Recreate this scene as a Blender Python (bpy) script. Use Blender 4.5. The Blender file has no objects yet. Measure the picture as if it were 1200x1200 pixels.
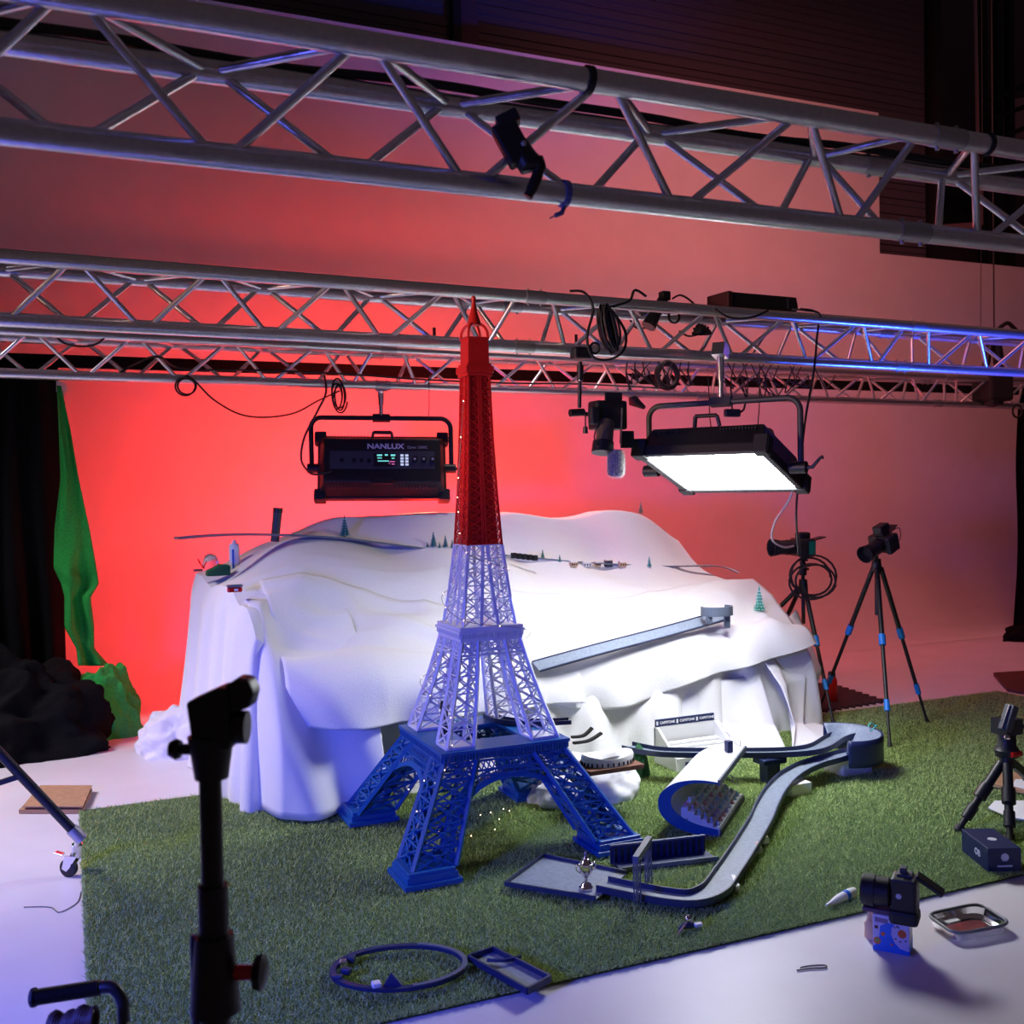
import bpy, math, random
import numpy as np
from math import sin, cos, pi, radians, sqrt
from mathutils import Vector, Matrix, noise
random.seed(7)
rng = np.random.default_rng(5)
scene = bpy.context.scene
COL = scene.collection

# ------------------------------------------------------------------ camera
cam_data = bpy.data.cameras.new('camera')
cam = bpy.data.objects.new('camera', cam_data)
COL.objects.link(cam)
CAMPOS = Vector((0, 0, 1.6))
RC = (Matrix.Rotation(radians(-23.5), 3, 'Z') @ Matrix.Rotation(radians(88.7), 3, 'X') @ Matrix.Rotation(radians(-1.0), 3, 'Z'))
cam.matrix_world = Matrix.Translation(CAMPOS) @ RC.to_4x4()
cam_data.lens = 36.0
cam_data.sensor_width = 36.0
cam_data.clip_start = 0.05
cam_data.clip_end = 100
cam_data.dof.use_dof = True
cam_data.dof.focus_distance = 4.9
cam_data.dof.aperture_fstop = 5.0
scene.camera = cam

# ------------------------------------------------------------------ world and lights
world = bpy.data.worlds.new('world')
scene.world = world
world.use_nodes = True
world.node_tree.nodes['Background'].inputs['Color'].default_value = (0.60, 0.42, 0.50, 1)
world.node_tree.nodes['Background'].inputs['Strength'].default_value = 0.055

def light(name, kind, loc, target, power, color, size=0.5, size_y=None, spot=None, blend=0.5, spread=None):
    ld = bpy.data.lights.new(name, kind)
    ld.energy = power
    ld.color = color
    if kind == 'AREA':
        ld.shape = 'RECTANGLE'
        ld.size = size
        ld.size_y = size_y or size
        if spread: ld.spread = radians(spread)
    else:
        ld.shadow_soft_size = size
    if kind == 'SPOT':
        ld.spot_size = radians(spot)
        ld.spot_blend = blend
    o = bpy.data.objects.new(name, ld)
    COL.objects.link(o)
    o.location = loc
    o.rotation_euler = (Vector(target) - Vector(loc)).to_track_quat('-Z', 'Y').to_euler()
    return o

# studio lamps outside the frame, blue, white and warm, with unseen fill lights added
light('blue_lamp', 'SPOT', (-1.9, 1.9, 1.35), (0.8, 4.1, 0.1), 520, (0.07, 0.10, 1.0), 0.22, spot=72, blend=0.6)
light('blue_truss_fill', 'SPOT', (-1.7, 1.80, 1.9), (0.9, 2.05, 2.40), 70, (0.12, 0.14, 1.0), 0.15, spot=22, blend=0.9)  # added fill, puts blue on the nearest truss chords
light('blue_truss_lamp', 'SPOT', (6.2, 4.15, 0.35), (5.5, 4.85, 2.45), 1100, (0.02, 0.08, 1.0), 0.3, spot=62, blend=0.8)
light('white_left_lamp', 'SPOT', (-2.6, 6.2, 3.6), (-0.3, 5.7, 0.0), 900, (1.0, 0.90, 0.96), 0.8, spot=66, blend=0.9)
light('white_ridge_fill', 'SPOT', (3.6, 6.0, 7.2), (3.4, 6.3, 1.2), 850, (0.96, 0.97, 1.0), 0.5, spot=26, blend=0.7)  # unseen fill added overhead to whiten the hill ridge
light('warm_left_lamp', 'SPOT', (-2.8, 3.5, 2.3), (1.7, 4.4, 2.15), 650, (1.0, 0.62, 0.42), 0.25, spot=22, blend=0.8)
light('red_wall_fill', 'AREA', (5.2, 5.0, 6.6), (7.2, 8.9, 1.2), 72, (1.0, 0.28, 0.25), 3.0, 2.0, spread=110)  # unseen red fill added to lift the right part of the wall

scene.view_settings.view_transform = 'Standard'
scene.view_settings.look = 'None'
scene.view_settings.exposure = 0.0
scene.view_settings.gamma = 1.0
scene.view_settings.use_curve_mapping = False

# ------------------------------------------------------------------ helpers
def ray(px, py):
    return RC @ Vector(((px - 600) / 1200, (600 - py) / 1200, -1))
def G(px, py, z=0.0):
    r = ray(px, py); return CAMPOS + r * ((z - 1.6) / r.z)
def N(px, py, n):
    r = ray(px, py); return CAMPOS + r * (n / r.y)
def D(px, py, d):
    return CAMPOS + ray(px, py) * d
V = Vector
UP = V((0, 0, 1))

def mat(name, color, rough=0.6, metal=0.0, bump=0.0, scale=30.0, var=0.0, emit=0.0, spec=None, coat=0.0, trans=0.0, sheen=0.0, alpha=None):
    m = bpy.data.materials.new(name)
    m.use_nodes = True
    nt = m.node_tree
    b = nt.nodes['Principled BSDF']
    c = (color[0], color[1], color[2], 1)
    b.inputs['Base Color'].default_value = c
    b.inputs['Roughness'].default_value = rough
    b.inputs['Metallic'].default_value = metal
    if spec is not None: b.inputs['Specular IOR Level'].default_value = spec
    if coat: b.inputs['Coat Weight'].default_value = coat
    if trans: b.inputs['Transmission Weight'].default_value = trans
    if sheen: b.inputs['Sheen Weight'].default_value = sheen
    if emit:
        b.inputs['Emission Color'].default_value = c
        b.inputs['Emission Strength'].default_value = emit
    tc = nt.nodes.new('ShaderNodeTexCoord')
    nz = nt.nodes.new('ShaderNodeTexNoise')
    nz.inputs['Scale'].default_value = scale
    nz.inputs['Detail'].default_value = 5
    nt.links.new(tc.outputs['Object'], nz.inputs['Vector'])
    if var:
        mx = nt.nodes.new('ShaderNodeMixRGB')
        mx.inputs['Color1'].default_value = tuple(min(1, k * (1 - var)) for k in color) + (1,)
        mx.inputs['Color2'].default_value = tuple(min(1, k * (1 + var)) for k in color) + (1,)
        cr = nt.nodes.new('ShaderNodeValToRGB')
        cr.color_ramp.elements[0].position = 0.35
        cr.color_ramp.elements[1].position = 0.65
        nt.links.new(nz.outputs['Fac'], cr.inputs['Fac'])
        nt.links.new(cr.outputs['Color'], mx.inputs['Fac'])
        nt.links.new(mx.outputs['Color'], b.inputs['Base Color'])
    if bump:
        bp = nt.nodes.new('ShaderNodeBump')
        bp.inputs['Strength'].default_value = bump
        bp.inputs['Distance'].default_value = 0.01
        nt.links.new(nz.outputs['Fac'], bp.inputs['Height'])
        nt.links.new(bp.outputs['Normal'], b.inputs['Normal'])
    return m

M = {}
M['alu'] = mat('brushed_aluminium', (0.74, 0.74, 0.77), 0.30, 0.9, 0.15, 60, 0.06)
M['alu_dull'] = mat('dull_aluminium', (0.50, 0.50, 0.52), 0.45, 0.8, 0.1, 40)
M['chrome'] = mat('chrome', (0.85, 0.85, 0.87), 0.14, 1.0)
M['black'] = mat('black_plastic', (0.010, 0.010, 0.012), 0.45, 0, 0.05, 80)
M['blackmat'] = mat('black_matte', (0.008, 0.008, 0.010), 0.8)
M['rubber'] = mat('black_rubber', (0.012, 0.012, 0.013), 0.6)
M['grey'] = mat('dark_grey_plastic', (0.05, 0.055, 0.065), 0.5)
M['cloth_black'] = mat('black_molton', (0.006, 0.006, 0.007), 0.95, 0, 0.5, 120, 0.2, spec=0.1)
M['cloth_green'] = mat('green_chroma_cloth', (0.03, 0.42, 0.07), 0.85, 0, 0.3, 90, 0.15, spec=0.2)
M['snow'] = mat('white_fleece', (0.84, 0.82, 0.85), 0.95, 0, 0.25, 150, 0.03, spec=0.1)
M['sheet'] = mat('white_cotton', (0.82, 0.80, 0.86), 0.9, 0, 0.15, 160, 0.02, spec=0.1)
M['blue'] = mat('blue_print_plastic', (0.003, 0.085, 0.34), 0.38, 0, 0.08, 150, 0.08)
M['white'] = mat('white_print_plastic', (0.74, 0.73, 0.84), 0.42, 0, 0.05, 150)
M['whitep'] = mat('white_plastic', (0.8, 0.8, 0.82), 0.4)
M['red'] = mat('red_print_plastic', (0.62, 0.012, 0.010), 0.38, 0, 0.08, 150, 0.08)
M['track'] = mat('grey_track_surface', (0.20, 0.24, 0.32), 0.5, 0, 0.1, 60, 0.12)
M['trackedge'] = mat('navy_track_border', (0.012, 0.022, 0.085), 0.45)
M['trackgrey'] = mat('slate_plastic', (0.11, 0.13, 0.18), 0.5)
M['navy'] = mat('navy_plastic', (0.01, 0.02, 0.09), 0.45)
M['navybox'] = mat('navy_cardboard', (0.004, 0.012, 0.060), 0.5)
M['card'] = mat('brown_cardboard', (0.42, 0.24, 0.13), 0.85, 0, 0.1, 40, 0.1)
M['paper'] = mat('white_paper', (0.75, 0.75, 0.78), 0.8)
M['teal'] = mat('teal_bristle', (0.02, 0.20, 0.17), 0.8, 0, 0.5, 200, 0.3)
M['mint'] = mat('mint_bristle', (0.10, 0.48, 0.42), 0.8, 0, 0.5, 200, 0.4)
M['frost'] = mat('frosted_tip', (0.80, 0.88, 0.90), 0.9)
M['wood'] = mat('brown_wood', (0.16, 0.05, 0.025), 0.6, 0, 0.1, 40, 0.2)
M['redglossy'] = mat('red_glossy', (0.55, 0.01, 0.01), 0.25)
M['tripodblue'] = mat('blue_clamp', (0.01, 0.22, 0.72), 0.4)
M['fur'] = mat('grey_fur', (0.30, 0.26, 0.25), 0.95, 0, 1.0, 150, 0.5)
M['furtip'] = mat('white_fur_tips', (0.85, 0.80, 0.82), 0.95)
M['lens'] = mat('lens_glass', (0.02, 0.01, 0.03), 0.05, 0, coat=1.0)
M['bronze'] = mat('bronze_lens_barrel', (0.16, 0.13, 0.10), 0.35, 0.5)
M['greencloth'] = mat('dark_green', (0.01, 0.10, 0.03), 0.7)
M['greenwall'] = mat('teal_green_panel', (0.0, 0.16, 0.10), 0.5)
M['screen_white'] = mat('lamp_diffuser_lit', (0.93, 0.97, 1.0), 0.5, emit=50)
M['screen_red'] = mat('lamp_diffuser_red', (1.0, 0.036, 0.022), 0.5, emit=165)
M['led_teal'] = mat('display_teal', (0.2, 0.85, 0.7), 0.5, emit=0.9)
M['led_pink'] = mat('display_pink', (0.9, 0.2, 0.5), 0.5, emit=0.7)
M['led_white'] = mat('display_white', (0.7, 0.8, 0.95), 0.5, emit=0.7)
M['bulb'] = mat('warm_fairy_bulb', (1.0, 0.62, 0.35), 0.5, emit=9)
M['text_grey'] = mat('pale_print', (0.55, 0.55, 0.60), 0.5)
M['text_white'] = mat('white_print', (0.8, 0.8, 0.85), 0.5)
M['silver'] = mat('silver_plated', (0.85, 0.75, 0.85), 0.15, 1.0)
M['skinish'] = mat('tan_plastic', (0.55, 0.33, 0.24), 0.6)
M['orange'] = mat('orange_print', (0.75, 0.16, 0.03), 0.5)
M['lightblue'] = mat('blue_print', (0.02, 0.16, 0.70), 0.5)
M['yellowish'] = mat('warm_cream', (0.75, 0.5, 0.3), 0.6)
M['rope'] = mat('brown_coiled_cord', (0.10, 0.06, 0.05), 0.5)
M['greywire'] = mat('pale_grey_cable', (0.55, 0.52, 0.58), 0.4)
M['tape'] = mat('white_tape', (0.7, 0.66, 0.72), 0.7)
M['mat_dark'] = mat('dark_foam_mat', (0.03, 0.012, 0.016), 0.8)
M['brown_dark'] = mat('reddish_board', (0.11, 0.03, 0.022), 0.7)

class MB:
    def __init__(s): s.v = []; s.f = []
    def quadbox(s, P):
        b = len(s.v); s.v += [V(p) for p in P]
        s.f += [tuple(b + i for i in q) for q in ((0,3,2,1),(4,5,6,7),(0,1,5,4),(1,2,6,5),(2,3,7,6),(3,0,4,7))]
        return s
    def box(s, c, size, R=None):
        c = V(c); hx, hy, hz = size[0]/2, size[1]/2, size[2]/2
        P = [V((x,y,z)) for z in (-hz,hz) for x,y in ((-hx,-hy),(hx,-hy),(hx,hy),(-hx,hy))]
        if R is not None: P = [R @ p for p in P]
        return s.quadbox([c + p for p in P])
    def bar(s, a, b, w, h=None, up=UP):
        a, b = V(a), V(b); h = h or w
        d = (b - a).normalized()
        if abs(d.dot(V(up))) > 0.98: up = V((0,1,0)) if abs(d.y) < 0.9 else V((1,0,0))
        x = d.cross(V(up)).normalized() * (w/2); y = x.normalized().cross(d) * (h/2)
        return s.quadbox([a-x-y, a+x-y, a+x+y, a-x+y, b-x-y, b+x-y, b+x+y, b-x+y])
    def tube(s, pts, r, n=8, closed=False, caps=True):
        pts = [V(p) for p in pts]; m = len(pts)
        rs = r if isinstance(r, (list, tuple)) else [r]*m
        base = len(s.v); prev = None
        for i, p in enumerate(pts):
            if closed: t = (pts[(i+1)%m] - pts[i-1])
            else: t = pts[min(i+1,m-1)] - pts[max(i-1,0)]
            if t.length < 1e-9: t = V((0,0,1))
            t.normalize()
            if prev is None:
                u = UP if abs(t.z) < 0.9 else V((1,0,0))
                x = t.cross(u).normalized()
            else:
                x = prev - t*prev.dot(t)
                x = x.normalized() if x.length > 1e-6 else t.orthogonal().normalized()
            prev = x; y = t.cross(x)
            for k in range(n):
                a = 2*pi*k/n
                s.v.append(p + (x*cos(a) + y*sin(a))*rs[i])
        for i in range(m if closed else m-1):
            j = (i+1) % m
            for k in range(n):
                l = (k+1) % n
                s.f.append((base+i*n+k, base+i*n+l, base+j*n+l, base+j*n+k))
        if caps and not closed:
            s.f.append(tuple(base+k for k in range(n))[::-1]); s.f.append(tuple(base+(m-1)*n+k for k in range(n)))
        return s
    def cyl(s, a, b, r, r2=None, n=16):
        return s.tube([a, b], [r, r if r2 is None else r2], n)
    def lathe(s, o, prof, n=20, axis=UP):
        o = V(o); ax = V(axis).normalized()
        pts = [o + ax*z for r_, z in prof]
        base = len(s.v); x = ax.orthogonal().normalized(); y = ax.cross(x)
        for (r_, z), p in zip(prof, pts):
            for k in range(n):
                a = 2*pi*k/n; s.v.append(p + (x*cos(a)+y*sin(a))*max(r_, 1e-5))
        for i in range(len(prof)-1):
            for k in range(n):
                l = (k+1) % n
                s.f.append((base+i*n+k, base+i*n+l, base+(i+1)*n+l, base+(i+1)*n+k))
        s.f.append(tuple(base+k for k in range(n))[::-1]); s.f.append(tuple(base+(len(prof)-1)*n+k for k in range(n)))
        return s
    def ball(s, c, r, n=10, m=6, sc=(1,1,1)):
        c = V(c); b = len(s.v)
        for i in range(m+1):
            th = pi*i/m
            for k in range(n):
                a = 2*pi*k/n
                s.v.append(c + V((r*sc[0]*sin(th)*cos(a), r*sc[1]*sin(th)*sin(a), r*sc[2]*cos(th))))
        for i in range(m):
            for k in range(n):
                l = (k+1) % n
                s.f.append((b+i*n+k, b+(i+1)*n+k, b+(i+1)*n+l, b+i*n+l))
        return s
    def prism(s, poly, depth):
        # poly: list of 3d points (planar), depth: vector
        b = len(s.v); n = len(poly); depth = V(depth)
        s.v += [V(p) for p in poly] + [V(p)+depth for p in poly]
        s.f.append(tuple(range(b, b+n))[::-1]); s.f.append(tuple(range(b+n, b+2*n)))
        for i in range(n):
            j = (i+1) % n; s.f.append((b+i, b+j, b+n+j, b+n+i))
        return s
    def grid(s, fn, nu, nv):
        b = len(s.v)
        for j in range(nv+1):
            for i in range(nu+1): s.v.append(V(fn(i/nu, j/nv)))
        for j in range(nv):
            for i in range(nu):
                a = b + j*(nu+1) + i
                s.f.append((a, a+1, a+nu+2, a+nu+1))
        return s
    def sweep(s, pts, prof, closed=False, up=UP, ups=None):
        # prof: closed polygon list of (lateral, vertical)
        pts = [V(p) for p in pts]; m = len(pts); b = len(s.v); n = len(prof)
        for i, p in enumerate(pts):
            t = (pts[(i+1)%m] - pts[i-1]) if closed else pts[min(i+1,m-1)] - pts[max(i-1,0)]
            t.normalize(); u = V(ups[i]) if ups else V(up)
            x = t.cross(u).normalized(); y = x.cross(t).normalized()
            for (l, h) in prof: s.v.append(p + x*l + y*h)
        for i in range(m if closed else m-1):
            j = (i+1) % m
            for k in range(n):
                l = (k+1) % n
                s.f.append((b+i*n+k, b+j*n+k, b+j*n+l, b+i*n+l))
        if not closed:
            s.f.append(tuple(b+k for k in range(n))); s.f.append(tuple(b+(m-1)*n+k for k in range(n))[::-1])
        return s
    def build(s, name, m, parent=None, smooth=False, bevel=0, solid=0, subsurf=0, world=False):
        vs = s.v
        if parent is not None and not world: vs = s.v
        if parent is not None and world:
            inv = WM[parent.name].inverted(); vs = [inv @ p for p in s.v]
        me = bpy.data.meshes.new(name)
        me.from_pydata([tuple(p) for p in vs], [], s.f)
        me.materials.append(M[m] if isinstance(m, str) else m)
        if smooth is True:
            me.polygons.foreach_set('use_smooth', [True]*len(me.polygons))
        elif smooth:
            me.polygons.foreach_set('use_smooth', [True]*len(me.polygons))
            me.set_sharp_from_angle(angle=radians(smooth))
        me.update()
        o = bpy.data.objects.new(name, me)
        COL.objects.link(o)
        if parent is not None: o.parent = parent
        WM[o.name] = WM[parent.name] if parent is not None else Matrix()
        if solid:
            md = o.modifiers.new('solid', 'SOLIDIFY'); md.thickness = solid; md.offset = -1
        if bevel:
            md = o.modifiers.new('bevel', 'BEVEL'); md.width = bevel; md.segments = 2; md.limit_method = 'ANGLE'
        if subsurf:
            md = o.modifiers.new('sub', 'SUBSURF'); md.levels = subsurf; md.render_levels = subsurf
        return o
WM = {}
def tag(o, label, cat, group=None, kind=None):
    if label: o['label'] = label
    if cat: o['category'] = cat
    if group: o['group'] = group
    if kind: o['kind'] = kind
    return o
def thing(name, label, cat, loc=(0,0,0), group=None, mtx=None):
    o = bpy.data.objects.new(name, None)
    o.empty_display_size = 0.05
    COL.objects.link(o)
    mw = mtx if mtx is not None else Matrix.Translation(V(loc))
    o.matrix_world = mw
    WM[o.name] = mw
    return tag(o, label, cat, group)
def frame(o, x, y, z):
    return Matrix((( x[0], y[0], z[0], o[0]), (x[1], y[1], z[1], o[1]), (x[2], y[2], z[2], o[2]), (0,0,0,1)))
def frame_xz(o, x, up=UP):
    x = V(x).normalized(); y = V(up).cross(x).normalized(); z = x.cross(y)
    return frame(o, x, y, z)
def struct(o): o['kind'] = 'structure'; return o
def copy_tree(o, mw, label=None):
    c = o.copy(); COL.objects.link(c); c.matrix_world = mw
    if label: c['label'] = label
    for ch in [q for q in list(COL.objects) if q.parent == o]:
        d = ch.copy(); COL.objects.link(d); d.parent = c
    return c
def smooth(pts, k=8, closed=False):
    pts = [V(p) for p in pts]; out = []; n = len(pts)
    rngi = range(n) if closed else range(n-1)
    for i in rngi:
        p0 = pts[(i-1)%n] if closed else pts[max(i-1,0)]; p1 = pts[i]
        p2 = pts[(i+1)%n]; p3 = pts[(i+2)%n] if closed else pts[min(i+2,n-1)]
        for j in range(k):
            t = j/k
            out.append(0.5*((2*p1)+(-p0+p2)*t+(2*p0-5*p1+4*p2-p3)*t*t+(-p0+3*p1-3*p2+p3)*t**3))
    if not closed: out.append(pts[-1])
    return out
def text(name, body, size, mtx, m, parent, depth=0.0006, bold=False, xs=1.0):
    cu = bpy.data.curves.new(name, 'FONT'); cu.body = body; cu.size = size; cu.extrude = depth
    cu.align_x = 'CENTER'; cu.align_y = 'CENTER'
    if bold: cu.offset = size*0.03
    t = bpy.data.objects.new(name+'_tmp', cu); COL.objects.link(t)
    dg = bpy.context.evaluated_depsgraph_get()
    me = bpy.data.meshes.new_from_object(t.evaluated_get(dg))
    bpy.data.objects.remove(t)
    me.transform(mtx @ Matrix.Diagonal((xs,1,1,1))); me.materials.clear(); me.materials.append(M[m]); me.name = name
    o = bpy.data.objects.new(name, me); COL.objects.link(o); o.parent = parent
    WM[o.name] = WM[parent.name]
    return o

# ================================================================== STRUCTURE
def wall_material():
    m = mat('painted_cyclorama', (0.71, 0.67, 0.72), 0.9, 0, 0.05, 4, 0.02, spec=0.15)
    return m
M['cyc'] = wall_material()
M['floor'] = mat('white_studio_floor', (0.70, 0.66, 0.73), 0.42, 0, 0.03, 3, 0.03, spec=0.35)
struct(MB().box((4, 4.2, -0.05), (22, 10.5, 0.1)).build('floor', 'floor'))
# cyclorama: cove and wall as one sheet with thickness
WN = 8.9; RAD = 0.7
def cyc_strip(s0, s1, top):
    prof = [(WN-RAD-0.6, 0.002), (WN-RAD, 0.002)]
    for k in range(1, 13):
        a = (pi/2)*k/12; prof.append((WN-RAD+RAD*sin(a), 0.002+RAD*(1-cos(a))))
    prof += [(WN, 2.5), (WN, top)]
    b = MB(); nu = 40
    def f(u, v): 
        i = v*(len(prof)-1); p = prof[int(round(i))]; return (s0+(s1-s0)*u, p[0], p[1])
    b.grid(f, nu, len(prof)-1)
    return b
struct(cyc_strip(-4.5, 8.41, 5.72).build('wall_back', 'cyc', smooth=40))
struct(cyc_strip(8.41, 13.5, 4.16).build('wall_back_right', 'cyc', smooth=40))
# ribbed cladding behind and above
def rib_mat():
    m = mat('ribbed_cladding', (0.085, 0.065, 0.085), 0.7)
    nt = m.node_tree; b = nt.nodes['Principled BSDF']
    tc = nt.nodes.new('ShaderNodeTexCoord'); sp = nt.nodes.new('ShaderNodeSeparateXYZ')
    mt = nt.nodes.new('ShaderNodeMath'); mt.operation = 'MULTIPLY'; mt.inputs[1].default_value = 5.5
    fr = nt.nodes.new('ShaderNodeMath'); fr.operation = 'FRACT'
    cr = nt.nodes.new('ShaderNodeValToRGB'); e = cr.color_ramp.elements
    e[0].position = 0.0; e[0].color = (0.2,0.2,0.2,1); e[1].position = 0.08; e[1].color = (1,1,1,1)
    q = e.new(0.55); q.color = (1,1,1,1); q = e.new(0.6); q.color = (0.6,0.6,0.6,1); q = e.new(0.66); q.color = (1,1,1,1)
    bp = nt.nodes.new('ShaderNodeBump'); bp.inputs['Strength'].default_value = 1.0; bp.inputs['Distance'].default_value = 0.03
    nt.links.new(tc.outputs['Object'], sp.inputs[0]); nt.links.new(sp.outputs['Z'], mt.inputs[0]); nt.links.new(mt.outputs[0], fr.inputs[0])
    nt.links.new(fr.outputs[0], cr.inputs[0]); nt.links.new(cr.outputs[0], bp.inputs['Height']); nt.links.new(bp.outputs['Normal'], b.inputs['Normal'])
    return m
M['rib'] = rib_mat()
M['darkwall'] = mat('dark_hall_wall', (0.09, 0.05, 0.07), 0.8)
M['steelred'] = mat('painted_steel_frame', (0.45, 0.22, 0.24), 0.6)
struct(MB().box((2.0, 9.35, 6.5), (14.9, 0.2, 4.5)).build('wall_cladding', 'rib'))
struct(MB().box((10.9, 11.2, 4.5), (9.0, 0.2, 9.0)).build('wall_hall', 'darkwall'))
struct(MB().box((-5.0, 4, 3.5), (0.2, 11, 7)).build('wall_left', 'darkwall'))
struct(MB().box((15, 4, 3.5), (0.2, 15, 9)).build('wall_right', 'darkwall'))
b = MB(); b.box((3.5, 9.2, 7.2), (0.08, 0.12, 3.2)); b.build('trim_1', 'blackmat')['kind'] = 'structure'
b = MB(); b.box((3.64, 9.22, 7.2), (0.18, 0.06, 3.2)); b.build('trim_2', 'darkwall')['kind'] = 'structure'
b = MB(); b.box((9.62, 9.3, 5.6), (0.12, 0.2, 6)); b.build('trim_3', 'blackmat')['kind'] = 'structure'

# steel platform seen over the right end of the wall
def seg_at(n, pts): return [N(x, y, n) for x, y in pts]
pl = thing('steel_platform', 'dark steel platform with railings and red frame behind the wall, top right', 'platform', N(1150, 240, 10))
b = MB()
for a, c in (((1150,0),(1150,300)), ((1168,0),(1168,300)), ((1182,0),(1182,300))):
    p, q = N(*a, 10.4), N(*c, 10.4); b.bar((p.x, p.y, 8.5), (p.x, p.y, 4.0), 0.10)
b.build('post', 'blackmat', pl, world=True)
b = MB()
for a, c in (((1148,122),(1215,95)), ((1160,140),(1215,120)), ((1180,158),(1215,145))):
    b.bar(N(*a, 9.9), N(*c, 9.9), 0.06)
b.build('railing', 'blackmat', pl, world=True)
b = MB()
F = [(1094,205),(1094,268),(1147,264),(1147,196)]
for i in range(4): b.bar(N(*F[i], 9.9), N(*F[(i+1)%4], 9.9), 0.075)
b.build('frame', 'steelred', pl, world=True)
b = MB().bar(N(1143,0,9.6), N(1148,290,9.6), 0.03); b.build('edge_strip', 'steelred', pl, world=True)
b = MB().prism([N(1176,118,10.8), N(1212,112,10.8), N(1212,170,10.8), N(1176,170,10.8)], (0,0.1,0)); b.build('panel', 'steelred', pl, world=True)
b = MB().prism([N(1096,207,10.6), N(1146,200,10.6), N(1146,262,10.6), N(1096,266,10.6)], (0,0.1,0)); b.build('opening', 'blackmat', pl, world=True)

# ================================================================== RUG
RX0, RX1, RY0, RY1 = 0.03, 6.40, 2.95, 5.60
def rug_mat():
    m = mat('artificial_grass', (0.055, 0.10, 0.03), 0.75, spec=0.2)
    nt = m.node_tree; b = nt.nodes['Principled BSDF']
    tc = nt.nodes.new('ShaderNodeTexCoord'); nz = nt.nodes.new('ShaderNodeTexNoise')
    nz.inputs['Scale'].default_value = 260; nz.inputs['Detail'].default_value = 3
    cr = nt.nodes.new('ShaderNodeValToRGB'); e = cr.color_ramp.elements
    e[0].position = 0.32; e[0].color = (0.13, 0.22, 0.05, 1); e[1].position = 0.66; e[1].color = (0.90, 0.98, 0.50, 1)
    q = e.new(0.52); q.color = (0.40, 0.54, 0.16, 1)
    nt.links.new(tc.outputs['Object'], nz.inputs['Vector']); nt.links.new(nz.outputs['Fac'], cr.inputs['Fac'])
    nt.links.new(cr.outputs['Color'], b.inputs['Base Color'])
    b.inputs['Subsurface Weight'].default_value = 0
    return m
M['grass'] = rug_mat()
rug = thing('grass_rug', 'long green artificial grass rug laid over the white studio floor', 'rug', ((RX0+RX1)/2, RY0, 0))
b = MB(); b.box(((RX0+RX1)/2, (RY0+RY1)/2, 0.006), (RX1-RX0, RY1-RY0, 0.010)); b.build('backing', mat('rug_backing', (0.07, 0.12, 0.03), 0.9, 0, 0.6, 90, 0.4), rug, world=True)
def blades(n):
    # denser towards the near side
    y = RY0 + (RY1-RY0)*rng.random(n)**1.25
    x = RX0 + (RX1-RX0)*rng.random(n)
    e = rng.random(n) < 0.015
    y[e] = RY0 - 0.008*rng.random(e.sum())
    e2 = rng.random(n) < 0.008
    x[e2] = RX0 - 0.01*rng.random(e2.sum())
    h = 0.018 + 0.014*rng.random(n)
    a = rng.random(n)*2*pi; lean = 0.022*rng.random(n); w = 0.0017
    la = rng.random(n)*2*pi
    base1 = np.stack([x-w*np.cos(a), y-w*np.sin(a), np.full(n, .010)], 1)
    base2 = np.stack([x+w*np.cos(a), y+w*np.sin(a), np.full(n, .010)], 1)
    tip = np.stack([x+lean*np.cos(la), y+lean*np.sin(la), h], 1)
    vs = np.stack([base1, base2, tip], 1).reshape(-1, 3) - np.array([(RX0+RX1)/2, RY0, 0])
    me = bpy.data.meshes.new('pile')
    me.vertices.add(3*n); me.vertices.foreach_set('co', vs.astype(np.float32).ravel())
    me.loops.add(3*n); me.loops.foreach_set('vertex_index', np.arange(3*n, dtype=np.int32))
    me.polygons.add(n); me.polygons.foreach_set('loop_start', np.arange(0, 3*n, 3, dtype=np.int32))
    me.update(calc_edges=True); me.materials.append(M['grass'])
    o = bpy.data.objects.new('pile', me); COL.objects.link(o); o.parent = rug; o['kind'] = 'stuff'
    return o
blades(330000)
RT = 0.026   # height of the blade tips things rest on
GR = 0.014
def R_(px, py): return G(px, py, GR)

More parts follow.
